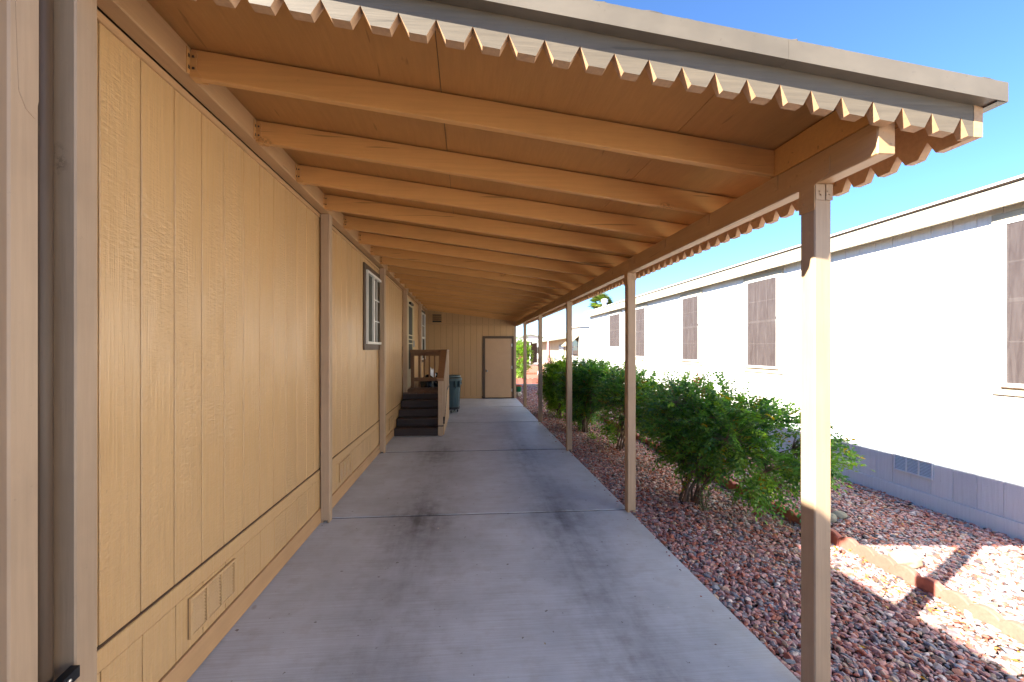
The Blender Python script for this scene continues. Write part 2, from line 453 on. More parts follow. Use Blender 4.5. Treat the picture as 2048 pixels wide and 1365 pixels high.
JOINTS = [-8.0, -3.54, -1.0, 1.545, 4.09, 6.65, 9.22, 11.66, 13.70]
drv = box("driveway", -1.60, X_SLAB - 0.012, -8.0, 13.70, -0.11, -0.007, M['joint'], None, 0)
tag(drv, kind="structure", label="grey concrete driveway under the carport roof")
for a, b in zip(JOINTS[:-1], JOINTS[1:]):
    # joints run very slightly skew, as poured
    mb = MB()
    g0, g1 = (0.013 if a < 6 else 0.024), (0.013 if b < 6 else 0.024)
    k = 0.010
    lo = [(-1.60, a + g0 + k), (X_SLAB, a + g0 - k), (X_SLAB, b - g1 - k), (-1.60, b - g1 + k)]
    mb.add([(x, y, -0.10) for x, y in lo] + [(x, y, 0.0) for x, y in lo], BF)
    o = mb.build("slab_panel", M['concrete'], drv)
    bm = bmesh.new(); bm.from_mesh(o.data)
    bmesh.ops.bevel(bm, geom=[e for e in bm.edges if e.verts[0].co.z > 0.05 and e.verts[1].co.z > 0.05], offset=0.004, segments=1, affect='EDGES')
    bm.to_mesh(o.data); bm.free()

# pebbles (nobody could count them)
def ico(sub):
    bm = bmesh.new(); bmesh.ops.create_icosphere(bm, subdivisions=sub, radius=1.0)
    v = np.array([x.co[:] for x in bm.verts]); f = np.array([[q.index for q in p.verts] for p in bm.faces]); bm.free()
    return v, f
PCOLS = np.array([[.40, .195, .170], [.46, .26, .24], [.33, .100, .068], [.40, .135, .082], [.25, .22, .24], [.34, .285, .28], [.18, .20, .24],
                  [.47, .33, .24], [.08, .06, .06], [.56, .47, .44], [.32, .17, .185], [.38, .265, .27]])
PW = np.array([.16, .15, .12, .09, .08, .09, .05, .06, .05, .05, .06, .04]); PW = PW / PW.sum()
def scatter(x0, x1, y0, y1, step, skip=None):
    gx, gy = np.meshgrid(np.arange(x0, x1, step), np.arange(y0, y1, step))
    p = np.stack([gx.ravel(), gy.ravel()], 1)
    p = p + rng.uniform(-0.5, 0.5, p.shape) * step * 0.95
    if skip is not None: p = p[~skip(p)]
    return p
def pebbles(name, label, pts, sub, rmin, rmax, lift=0.0):
    bv, bf = ico(sub)
    N = len(pts)
    bumpv = 1 + 0.12 * rng.standard_normal((N, len(bv)))[:, :, None] * (1 if sub == 1 else 0.5)
    r = rmin + (rmax - rmin) * rng.beta(1.6, 3.2, N)
    sx = r * rng.uniform(0.95, 1.55, N); sy = r * rng.uniform(0.7, 1.05, N); sz = r * rng.uniform(0.45, 0.8, N)
    V = bv[None] * np.clip(bumpv, 0.7, 1.35)
    for q in range(5):                      # broken faces
        d = rng.standard_normal((N, 3)); d /= np.linalg.norm(d, axis=1, keepdims=True)
        lim = rng.uniform(0.45, 0.85, N)
        h = np.einsum('nvk,nk->nv', V, d) - lim[:, None]
        V = V - np.maximum(h, 0)[:, :, None] * d[:, None, :]
    V = V * np.stack([sx, sy, sz], 1)[:, None, :]
    tx = rng.normal(0, 0.35, N); a = rng.uniform(0, 2 * math.pi, N)
    ct, st = np.cos(tx)[:, None], np.sin(tx)[:, None]
    x, y, z = V[..., 0], V[..., 1] * ct - V[..., 2] * st, V[..., 1] * st + V[..., 2] * ct
    ca, sa = np.cos(a)[:, None], np.sin(a)[:, None]
    V = np.stack([x * ca - y * sa, x * sa + y * ca, z], -1)
    zc = ZG + lift + 0.010 * np.sin(pts[:, 0] * 3.1 + pts[:, 1] * 1.7) * np.sin(pts[:, 1] * 2.3 - pts[:, 0]) + sz * rng.uniform(0.1, 0.9, N)
    V += np.stack([pts[:, 0], pts[:, 1], zc], 1)[:, None, :]
    F = (bf[None] + (np.arange(N) * len(bv))[:, None, None]).reshape(-1, 3)
    me = bpy.data.meshes.new(name)
    nv = N * len(bv); nf = len(F)
    me.vertices.add(nv); me.vertices.foreach_set("co", V.reshape(-1))
    me.loops.add(nf * 3); me.loops.foreach_set("vertex_index", F.reshape(-1).astype(np.int32))
    me.polygons.add(nf); me.polygons.foreach_set("loop_start", (np.arange(nf) * 3).astype(np.int32))
    me.polygons.foreach_set("use_smooth", np.full(nf, False))
    me.materials.append(M['pebble'])
    me.update(); me.validate()
    col = PCOLS[rng.choice(len(PCOLS), N, p=PW)] * rng.uniform(0.75, 1.25, (N, 1))
    at = me.attributes.new("pcol", 'FLOAT_COLOR', 'POINT')
    cc = np.ones((N, len(bv), 4)); cc[:, :, :3] = col[:, None, :]
    at.data.foreach_set("color", cc.reshape(-1))
    o = link(name, me)
    return tag(o, label, "gravel", None, "stuff")
near_p = scatter(X_SLAB + 0.02, 4.86, 1.35, 3.3, 0.0215)
pebbles("gravel_pebbles", "loose red, pink and grey river pebbles nearest the camera beside the driveway", near_p, 2, 0.008, 0.029)
far_p = np.concatenate([scatter(X_SLAB + 0.02, 4.86, 3.3, 8.0, 0.026), scatter(X_SLAB + 0.02, 4.86, 8.0, 16.2, 0.034)])
pebbles("gravel_pebbles", "smaller-looking red pebbles farther back around the shrubs and past the storage room", far_p, 1, 0.011, 0.032)
stray_p = np.stack([X_SLAB - np.abs(rng.normal(0.02, 0.05, 46)) - 0.01, rng.uniform(1.5, 9.0, 46)], 1)
pebbles("stray_pebbles", "few stray pebbles kicked onto the edge of the concrete slab", stray_p, 1, 0.006, 0.018, -ZG - 0.002)
far_p2 = np.concatenate([scatter(1.9, 4.86, 0.2, 1.35, 0.05), scatter(1.75, 4.6, 16.2, 18.5, 0.042)])
pebbles("gravel_pebbles", "far strip of red pebbles in front of the pale curb", far_p2, 1, 0.015, 0.04)

# ================================================================== TAN HOUSE
XW = -1.410      # siding face
WALL_Y0, WALL_Y1 = -8.0, 13.64
Z_BAND0, Z_SKIRT0, Z_BAND1 = 0.42, 0.14, 0.512
Z_TOP = 2.92
house = empty("tan_house", (XW, 6.0, 0), "tan manufactured home with grooved siding along the left of the carport", "house")
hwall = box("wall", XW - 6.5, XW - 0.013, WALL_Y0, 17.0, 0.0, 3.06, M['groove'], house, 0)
PY0 = 0.868
y = PY0; k = 0
py = []
while y < WALL_Y1 - 0.02:
    y1 = min(y + 0.2017, WALL_Y1)
    py.append((y, y1)); y = y1
for (a, b) in py:
    box("siding_plank", XW - 0.013, XW, a + 0.0034, b - 0.0034, Z_BAND1 + 0.006, Z_TOP, M['siding'], hwall, 0.0025)
box("siding_plank", XW - 0.013, XW, WALL_Y0, PY0 - 0.003, Z_BAND1 + 0.006, Z_TOP, M['siding'], hwall, 0.0025)
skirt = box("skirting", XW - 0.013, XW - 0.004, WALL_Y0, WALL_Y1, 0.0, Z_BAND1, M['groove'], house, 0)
for (a, b) in py:
    box("skirting_panel", XW - 0.004, XW + 0.007, a + 0.0027, b - 0.0027, Z_SKIRT0 + 0.003, Z_BAND0, M['siding'], skirt, 0.002)
box("skirting_band", XW - 0.004, XW + 0.007, WALL_Y0, WALL_Y1, Z_BAND0 + 0.0005, Z_BAND1 - 0.005, M['siding'], skirt, 0.003)
box("skirting_panel", XW - 0.004, XW + 0.007, WALL_Y0, PY0 - 0.003, Z_SKIRT0 + 0.003, Z_BAND0, M['siding'], skirt, 0.002)
box("base_board", XW - 0.004, XW + 0.020, WALL_Y0, WALL_Y1, 0.004, Z_SKIRT0, M['trim_y'], house, 0.004)
box("crown_trim", XW - 0.006, XW + 0.012, WALL_Y0, WALL_Y1, 2.918, 2.953, M['trim_y'], house, 0.003)
# roof of the house, low pitch, with its eave just over the carport ledger
mb = MB()
mb.prism([(-1.25, 3.13), (-1.25, 3.185), (-5.3, 3.98), (-9.4, 3.185), (-9.4, 3.13)], 'y', WALL_Y0 - 0.3, 17.3)
mb.build("roof", M['nroof'], house)
box("eave_board", -1.272, -1.247, WALL_Y0 - 0.3, 1.20, 3.06, 3.128, M['trim_y'], house)

def skirt_vent(parent, X, sgn, y0, y1, z0, z1, mat, matd):
    # pressed metal vent: frame, three grilles of fine louvres
    t = empty("skirting_vent", (X, (y0 + y1) / 2, z0)); t.parent = parent; t.location = Vector((X, (y0 + y1) / 2, z0)) - WL[parent.name]
    box("vent_backing", X, X + sgn * 0.004, y0, y1, z0, z1, matd, t, 0)
    fr = MB()
    w = 0.014
    xa, xb = sorted((X + sgn * 0.002, X + sgn * 0.014))
    L = y1 - y0
    fr.box(xa, xb, y0, y1, z0, z0 + w); fr.box(xa, xb, y0, y1, z1 - w, z1)
    for q in range(4):
        yy = y0 + (L - w) * q / 3
        fr.box(xa, xb, yy, yy + w, z0 + w, z1 - w)
    fr.build("vent_frame", mat, t)
    ls = MB()
    nz = 10
    for q in range(nz):
        zz = z0 + w + (z1 - z0 - 2 * w) * (q + 0.15) / nz
        hgt = (z1 - z0 - 2 * w) / nz * 0.55
        for s_ in range(3):
            a = y0 + w + (L - w) * s_ / 3 + 0.004; b = a + (L - w) / 3 - w - 0.008
            ls.add([(X + sgn * 0.004, a, zz + hgt), (X + sgn * 0.004, b, zz + hgt), (X + sgn * 0.012, b, zz), (X + sgn * 0.012, a, zz),
                    (X + sgn * 0.004, a, zz + hgt - 0.002), (X + sgn * 0.004, b, zz + hgt - 0.002), (X + sgn * 0.010, b, zz - 0.002), (X + sgn * 0.010, a, zz - 0.002)],
                   [(0, 1, 2, 3), (4, 7, 6, 5), (0, 3, 7, 4), (1, 5, 6, 2), (3, 2, 6, 7)])
    ls.build("vent_louvers", mat, t)
    return t
for D0 in (2.04, 4.45, 7.3):
    ya = ydep(D0, XW); skirt_vent(house, XW + 0.0075, 1, ya, ya + 0.40, 0.195, 0.40, M['siding'], M['groove'])

def house_window(parent, X, y0, y1, z0, z1, trim_m, style):
    t = empty("window", (X, (y0 + y1) / 2, z0)); t.parent = parent; t.location = Vector((X, (y0 + y1) / 2, z0)) - WL[parent.name]
    tw = 0.085
    fr = MB()
    for a, b, c, d in ((y0, y1, z0, z0 + tw), (y0, y1, z1 - tw, z1), (y0, y0 + tw, z0 + tw, z1 - tw), (y1 - tw, y1, z0 + tw, z1 - tw)):
        fr.box(X + 0.0005, X + 0.022, a, b, c, d)
    fr.build("casing", trim_m, t)
    a, b, c, d = y0 + tw, y1 - tw, z0 + tw, z1 - tw
    w = 0.035
    vf = MB()
    for q in ((a, b, c, c + w), (a, b, d - w, d), (a, a + w, c + w, d - w), (b - w, b, c + w, d - w)):
        vf.box(X + 0.002, X + 0.048, *q)
    fo = vf.build("frame", M['vinyl'], t)
    if style == 'slider':
        ym = a + 0.47 * (b - a)
        box("meeting_rail", X + 0.004, X + 0.040, ym - 0.035, ym + 0.035, c + w, d - w, M['vinyl'], t)
        box("screen_frame", X + 0.012, X + 0.030, a + w, a + w + 0.02, c + w, d - w, M['vinyl'], t)
        box("screen_pane", X + 0.002, X + 0.010, a + w, ym - 0.035, c + w, d - w, M['scr'], t, 0)
        gp = box("pane", X + 0.002, X + 0.012, ym + 0.035, b - w, c + w, d - w, M['glass'], t, 0)
        yy = (ym + 0.035 + b - w) / 2
        box("muntin", X + 0.010, X + 0.022, yy - 0.008, yy + 0.008, c + w, d - w, M['vinyl'], t, 0.001)
        for f_ in (0.33, 0.67):
            zz = c + w + f_ * (d - c - 2 * w)
            box("muntin", X + 0.011, X + 0.021, ym + 0.035, b - w, zz - 0.008, zz + 0.008, M['vinyl'], t, 0.001)
    else:
        zm = c + 0.47 * (d - c)
        box("meeting_rail", X + 0.004, X + 0.040, a + w, b - w, zm - 0.03, zm + 0.03, M['vinyl'], t)
        box("screen_pane", X + 0.002, X + 0.012, a + w, b - w, c + w, zm - 0.03, M['scr'], t, 0)
        box("pane", X + 0.002, X + 0.012, a + w, b - w, zm + 0.03, d - w, M['glass'], t, 0)
        zz = (zm + d) / 2
        box("muntin", X + 0.010, X + 0.022, a + w, b - w, zz - 0.008, zz + 0.008, M['vinyl'], t, 0.001)
    return t
house_window(house, XW, ydep(5.50, XW), ydep(6.62, XW), 1.65, 2.845, M['brown'], 'slider')
house_window(house, XW, ydep(12.30, XW), ydep(13.45, XW), 1.25, 2.88, M['brown'], 'hung')

# entry door with its screen door
t = empty("entry_door", (XW, 10.0, 0.72)); t.parent = house; t.location = Vector((XW, 10.0, 0.72)) - WL[house.name]
dy0, dy1, dz0, dz1 = ydep(9.42, XW), ydep(10.36, XW), 0.76, 2.80
fr = MB()
fr.box(XW, XW + 0.03, dy0 - 0.05, dy0, dz0, dz1); fr.box(XW, XW + 0.03, dy1, dy1 + 0.05, dz0, dz1); fr.box(XW, XW + 0.03, dy0 - 0.05, dy1 + 0.05, dz1, dz1 + 0.05)
fr.build("door_frame", M['cream'], t)
sd = MB()
sd.box(XW + 0.004, XW + 0.045, dy0, dy0 + 0.09, dz0, dz1); sd.box(XW + 0.004, XW + 0.045, dy1 - 0.09, dy1, dz0, dz1)
sd.box(XW + 0.004, XW + 0.045, dy0 + 0.09, dy1 - 0.09, dz1 - 0.10, dz1); sd.box(XW + 0.004, XW + 0.045, dy0 + 0.09, dy1 - 0.09, dz0, dz0 + 0.42)
for zz in (1.80, 1.90, 2.0):
    sd.box(XW + 0.004, XW + 0.043, dy0 + 0.09, dy1 - 0.09, zz - 0.012, zz + 0.012)
so = sd.build("screen_door", M['cream'], t)
box("screen_mesh", XW + 0.012, XW + 0.020, dy0 + 0.09, dy1 - 0.09, dz0 + 0.42, dz1 - 0.10, M['scr'], t, 0)
box("door_closer", XW + 0.045, XW + 0.10, dy0 + 0.1, dy1 - 0.35, dz1 - 0.075, dz1 - 0.02, M['black'], t, 0.008)
hd = MB(); hd.box(XW + 0.045, XW + 0.085, dy1 - 0.075, dy1 - 0.055, 1.72, 1.88); hd.build("handle", M['steel'], t)

# ================================================================== STORAGE ROOM at the end of the carport
YF = 13.66
shed = empty("storage_room", (0.1, YF, 0), "tan grooved storage room wall closing the end of the carport", "shed")
sw = MB()
sw.prism([(XW + 0.015, 0.0), (1.625, 0.0), (1.625, 2.70), (XW + 0.015, 3.08)], 'y', YF + 0.014, YF + 3.2)
swall = sw.build("wall", M['groove'], shed)
def zr(x): return 2.934 - 0.125 * x
Z_MID = 2.505
x = XW + 0.016; first = True
while x < 1.61:
    x1 = min(x + (0.10 if first else 0.2017), 1.612); first = False
    box("siding_plank", x + 0.0028, x1 - 0.0028, YF, YF + 0.014, 0.085, Z_MID - 0.035, M['siding_far'], swall, 0.003)
    mb = MB()
    mb.prism([(x + 0.0028, Z_MID + 0.012), (x1 - 0.0028, Z_MID + 0.012), (x1 - 0.0028, zr(x1) - 0.003), (x + 0.0028, zr(x) - 0.003)], 'y', YF, YF + 0.014)
    if zr(x1) > Z_MID + 0.03: mb.build("siding_plank", M['siding_far'], swall)
    x = x1
box("belt_board", XW + 0.016, 1.612, YF - 0.004, YF + 0.013, Z_MID - 0.033, Z_MID + 0.008, M['siding_far'], shed)
box("base_board", XW + 0.016, 0.50, YF - 0.004, YF + 0.013, 0.004, 0.083, M['siding_far'], shed)
box("corner_board", 1.594, 1.662, YF - 0.012, YF + 0.08, 0.004, 2.60, M['trim_z'], shed)
box("roof", XW, 1.9, YF + 0.2, YF + 3.4, 3.09, 3.16, M['nroof'], shed)
# door
t = empty("door", (1.05, YF, 0)); t.parent = shed; t.location = Vector((1.05, YF, 0)) - WL[shed.name]
fx0, fx1, fz = on_y(965.2, YF), on_y(1027.4, YF), 2.105
px0, px1, pz = on_y(970.4, YF), on_y(1023.2, YF), 2.02
fr = MB()
fr.box(fx0, px0 - 0.003, YF - 0.03, YF + 0.01, 0.004, fz); fr.box(px1 + 0.003, fx1, YF - 0.03, YF + 0.01, 0.004, fz); fr.box(px0 - 0.003, px1 + 0.003, YF - 0.03, YF + 0.01, pz + 0.004, fz)
fr.build("door_frame", M['brown'], t)
box("threshold", fx0, fx1, YF - 0.06, YF - 0.031, 0.002, 0.025, M['black'], t)
dp = box("door_panel", px0, px1, YF - 0.018, YF + 0.005, 0.03, pz, M['door'], t)
kb = MB(); kb.lathe([(0.030, 0), (0.030, 0.008), (0.012, 0.012), (0.012, 0.035), (0.028, 0.045), (0.030, 0.06), (0.02, 0.072), (0.001, 0.075)], (0, 0, 0), 16)
ko = kb.build("knob", M['steel'], dp, True, origin=(0, 0, 0))
ko.location = Vector((px0 + 0.065, YF - 0.018, 0.93)) - WL[dp.name]; ko.rotation_euler = (math.radians(90), 0, 0)
for zz in (0.28, 1.05, 1.80):
    box("hinge", px1 - 0.012, px1 + 0.018, YF - 0.036, YF - 0.018, zz - 0.05, zz + 0.05, M['steel'], dp, 0.003)
# gable vent
vx0, vx1, vz0, vz1 = -1.20, -0.80, 2.52, 2.86
t = empty("gable_vent", (-1.0, YF, vz0)); t.parent = shed; t.location = Vector((-1.0, YF, vz0)) - WL[shed.name]
fr = MB()
for q in ((vx0, vx1, vz0, vz0 + 0.04), (vx0, vx1, vz1 - 0.04, vz1), (vx0, vx0 + 0.05, vz0 + 0.04, vz1 - 0.04), (vx1 - 0.05, vx1, vz0 + 0.04, vz1 - 0.04)):
    fr.box(q[0], q[1], YF - 0.05, YF + 0.002, q[2], q[3])
fr.build("vent_frame", M['siding_far'], t)
box("vent_backing", vx0 + 0.05, vx1 - 0.05, YF - 0.006, YF - 0.001, vz0 + 0.04, vz1 - 0.04, M['black'], t, 0)
for q in range(1, 4):
    zz = vz0 + 0.04 + 0.065 * q
    mb = MB(); mb.add([(vx0 + 0.05, YF - 0.045, zz - 0.012), (vx1 - 0.05, YF - 0.045, zz - 0.012), (vx1 - 0.05, YF - 0.008, zz + 0.02), (vx0 + 0.05, YF - 0.008, zz + 0.02),
                       (vx0 + 0.05, YF - 0.045, zz), (vx1 - 0.05, YF - 0.045, zz), (vx1 - 0.05, YF - 0.008, zz + 0.032), (vx0 + 0.05, YF - 0.008, zz + 0.032)], BF)
    mb.build("louver", M['siding_far'], t)

# ================================================================== CARPORT ROOF
XL0, XL1 = -1.396, -1.311          # ledger
XB0, XB1 = 1.627, 1.706            # outer beam
YB = 1.437                         # face of the scalloped front board
XE = 1.985                         # inner face of the eave board
port = empty("carport_roof", (0.1, 7.5, 0), "long lean-to carport roof with brown rafters and scalloped edge boards", "carport")
box("ledger", XL0, XL1, 1.43, YF - 0.02, 2.956, 3.096, M['trim_y'], port, 0.004)
box("beam", XB0, XB1, 1.484, YF - 0.05, 2.436, 2.574, M['trim_y'], port, 0.005)
RY = [2.035 + 0.6035 * i for i in range(20)]
hang = None
for ry in RY:
    if ry > YF - 0.06: break
    mb = MB(); th = 0.0385
    mb.prism([(XL1 + 0.001, zr(XL1) - 0.142), (XE - 0.002, zr(XE) - 0.142), (XE - 0.002, zr(XE) - 0.009), (XL1 + 0.001, zr(XL1) - 0.009)], 'y', ry, ry + th)
    r = mb.build("rafter", M['rafter'], port)
    bm = bmesh.new(); bm.from_mesh(r.data); bmesh.ops.bevel(bm, geom=bm.edges[:], offset=0.003, segments=1, affect='EDGES'); bm.to_mesh(r.data); bm.free()
    if hang is None:
        h = MB(); z0 = zr(XL1) - 0.142
        for s_, ya in ((-1, -0.0022), (1, th + 0.0022)):
            yb = ya + s_ * 0.004
            y0_, y1_ = min(ya, yb), max(ya, yb)
            h.prism([(XL1 + 0.002, z0 - 0.003), (XL1 + 0.06, z0 - 0.010), (XL1 + 0.032, z0 + 0.03), (XL1 + 0.030, z0 + 0.075), (XL1 + 0.038, z0 + 0.095), (XL1 + 0.03, z0 + 0.115), (XL1 + 0.002, z0 + 0.115)], 'y', y0_, y1_)
            f0 = ya; f1 = ya + s_ * 0.026
            f0, f1 = min(f0, f1), max(f0, f1)
            h.prism([(f0, z0 + 0.0), (f1, z0 + 0.01), (f1, z0 + 0.05), (f1 - s_ * 0.006 if s_ > 0 else f1, z0 + 0.06), (f1, z0 + 0.07), (f1, z0 + 0.115), (f0, z0 + 0.125)], 'x', XL1 + 0.0005, XL1 + 0.0040)
            for zz in (0.035, 0.09):
                h.box(XL1 + 0.0040, XL1 + 0.0062, (f0 + f1) / 2 - 0.005, (f0 + f1) / 2 + 0.005, z0 + zz - 0.008, z0 + zz + 0.008, 1)
                h.box(XL1 + 0.014, XL1 + 0.024, min(yb, yb + s_ * 0.004), max(yb, yb + s_ * 0.004), z0 + zz - 0.005, z0 + zz + 0.005, 1)
        h.box(XL1 + 0.002, XL1 + 0.05, -0.002, th + 0.002, z0 - 0.005, z0 - 0.0022)
        hv = h
        ho = h.build("joist_hanger", [M['rafter'], M['brown']], r, origin=(0, 0, 0))
        hang = ho.data
        ho.location = Vector((0, ry, 0)) - WL[r.name]
    else:
        ho = bpy.data.objects.new("joist_hanger", hang); COL.objects.link(ho); ho.parent = r; ho.location = Vector((0, ry, 0)) - WL[r.name]
tie = MB(); tie.prism([(-0.012, 2.50), (0.012, 2.495), (0.03, 2.53), (0.036, 2.572), (-0.014, 2.572)], 'x', XB0 - 0.005, XB0 - 0.0005)
for zz, yq in ((2.515, 0.0), (2.54, 0.014)): tie.box(XB0 - 0.008, XB0 - 0.005, yq - 0.004, yq + 0.004, zz - 0.004, zz + 0.004)
tie0 = None
for r in [o for o in COL.objects if o.name.startswith("rafter") and o.parent is port]:
    ry = WL[r.name].y - 0.01925
    if tie0 is None:
        tie0 = tie.build("rafter_tie", M['trim_y'], r, origin=(0, 0, 0)); to = tie0
    else:
        to = bpy.data.objects.new("rafter_tie", tie0.data); COL.objects.link(to); to.parent = r
    to.location = Vector((0, ry - 0.02, 0)) - WL[r.name]
box("blocking", XB0 + 0.004, XB0 + 0.042, YB + 0.040, RY[0] - 0.001, 2.578, zr(XB0 + 0.042) - 0.004, M['rafter'], port, 0.003)
# roof sheets
xj = [XL0, -0.129, 1.10, XE + 0.001]
yj = [YB + 0.002] + [RY[0] + 0.019 + 2.414 * k for k in range(0, 5)] + [YF + 0.3]
for i in range(3):
    for j in range(len(yj) - 1):
        mb = MB(); g = 0.0018
        x0, x1 = xj[i] + (g if i else 0), xj[i + 1] - g
        mb.prism([(x0, zr(x0)), (x1, zr(x1)), (x1, zr(x1) + 0.009), (x0, zr(x0) + 0.009)], 'y', yj[j] + g, yj[j + 1] - g)
        mb.build("roof_sheet", M['ceiling'], port)
mb = MB()
nx_ = 150
xx_ = np.linspace(-1.42, XE + 0.06, nx_)
fy = [YB - 0.031 + random.uniform(-0.008, 0.006) - (0.006 if random.random() < 0.12 else 0) for _ in xx_]
tz = [0.0165 + random.uniform(-0.002, 0.003) for _ in xx_]
vs = []
for x_, f_, t_ in zip(xx_, fy, tz):
    vs += [(x_, f_, zr(x_) + 0.0095), (x_, f_, zr(x_) + t_), (x_, YF + 0.3, zr(x_) + 0.0165), (x_, YF + 0.3, zr(x_) + 0.0095)]
fs = []
for q in range(nx_ - 1):
    a = q * 4; b = a + 4
    fs += [(a, b, b + 1, a + 1), (a + 1, b + 1, b + 2, a + 2), (a + 2, b + 2, b + 3, a + 3), (a + 3, b + 3, b, a)]
fs += [(0, 1, 2, 3), (4 * nx_ - 1, 4 * nx_ - 2, 4 * nx_ - 3, 4 * nx_ - 4)]
mb.add(vs, fs)
mb.build("roofing", M['nroof'], port)
# scalloped boards: front board in the XZ plane, eave board in the YZ plane
APX = [-1.42 + 0.1305 * i for i in range(7)] + [on_y(u, YB) for u in (642, 720.1, 797, 871.8, 945.4, 1017.6, 1089, 1159.3, 1228.9, 1297.2, 1365, 1430.4, 1494.7, 1559.8, 1622.2, 1683.8, 1744.9, 1804.6, 1863.8, 1921.1)]
APX = [a for a in APX if a < -0.56] + [a for a in APX if a > -0.56]
APX = sorted(set(APX))
def scallop(apx, a, b, ztop, zbot, rise=0.062, half=0.033):
    pts = [(a, ztop(a)), (a, zbot(a))]
    for p in apx:
        if p - half < a + 0.004 or p + half > b - 0.004: continue
        j = random.uniform(-0.004, 0.004)
        h1, h2 = half + random.uniform(-.003, .003), half + random.uniform(-.003, .003)
        pts += [(p - h1, zbot(p - h1)), (p + j * 0.5, zbot(p) + rise + j), (p + h2, zbot(p + h2))]
    pts += [(b, zbot(b)), (b, ztop(b))]
    return pts
def scallop_board(name, pts, axis, t0, t1, matf, matc, parent):
    # strips between consecutive outline points keep every face a simple quad
    mb = MB()
    top0, top1 = pts[0], pts[-1]
    low = pts[1:-1]
    def ztop(s): 
        f = (s - top0[0]) / (top1[0] - top0[0]); return top0[1] + f * (top1[1] - top0[1])
    def P(p, t): return (p[0], t, p[1]) if axis == 'y' else (t, p[0], p[1])
    n_ = len(low); ups = [(p[0], ztop(p[0])) for p in low]
    vs = [P(p, t0) for p in low] + [P(p, t0) for p in ups] + [P(p, t1) for p in low] + [P(p, t1) for p in ups]
    fs, fm = [], []
    for i in range(n_ - 1):
        fs.append((i, i + 1, n_ + i + 1, n_ + i)); fm.append(0)
        fs.append((2 * n_ + i + 1, 2 * n_ + i, 3 * n_ + i, 3 * n_ + i + 1)); fm.append(1)
        fs.append((i + 1, i, 2 * n_ + i, 2 * n_ + i + 1)); fm.append(1)
        fs.append((n_ + i, n_ + i + 1, 3 * n_ + i + 1, 3 * n_ + i)); fm.append(1)
    fs += [(0, n_, 3 * n_, 2 * n_), (n_ - 1, 3 * n_ - 1, 4 * n_ - 1, 2 * n_ - 1)]; fm += [1, 1]
    mb.v = vs; mb.f = fs; mb.m = fm
    return mb.build(name, [matf, matc], parent)
zb = lambda s: zr(s) - 0.191
scallop_board("scalloped_barge_board", scallop(APX, -1.45, XE - 0.001, lambda s: zr(s) - 0.001, zb), 'y', YB, YB + 0.038, M['barge'], M['cut'], port)
ZE = zr(XE) - 0.191
EY = []
e = 1.60
while e < YF + 0.2:
    EY.append(e); e += 0.1225
scallop_board("scalloped_eave_board", scallop(EY, YB - 0.001, YF + 0.28, lambda s: zr(XE) - 0.002, lambda s: ZE), 'x', XE + 0.038, XE, M['barge_y'], M['cut'], port)
# metal roof edge: front pieces with a seam, and the eave
XO = XE + 0.038 + 0.045
def rz(x, d): return zr(x) + d
XS = on_y(1577, YB - 0.045)
for a, b in ((-1.45, -0.92), (-0.92, XS), (XS, XO)):
    mb = MB()
    mb.prism([(a + 0.0008, rz(a, -0.068)), (b - 0.0008, rz(b, -0.068)), (b - 0.0008, rz(b, 0.006)), (a + 0.0008, rz(a, 0.006))], 'y', YB - 0.047, YB - 0.0445)
    mb.prism([(a + 0.0008, rz(a, -0.068)), (b - 0.0008, rz(b, -0.068)), (b - 0.0008, rz(b, -0.065)), (a + 0.0008, rz(a, -0.065))], 'y', YB - 0.0444, YB - 0.001)
    mb.build("roof_edge_flashing", M['drip'], port)
for a, b in ((YB - 0.0445, 4.5), (4.5, 7.5), (7.5, 10.5), (10.5, YF + 0.3)):
    mb = MB()
    mb.box(XO - 0.0025, XO, a + 0.0008, b - 0.0008, zr(XO) - 0.068, zr(XO) + 0.006)
    mb.box(XE + 0.039, XO - 0.0026, a + 0.0008, b - 0.0008, zr(XO) - 0.068, zr(XO) - 0.065)
    mb.build("roof_edge_flashing", M['drip'], port)
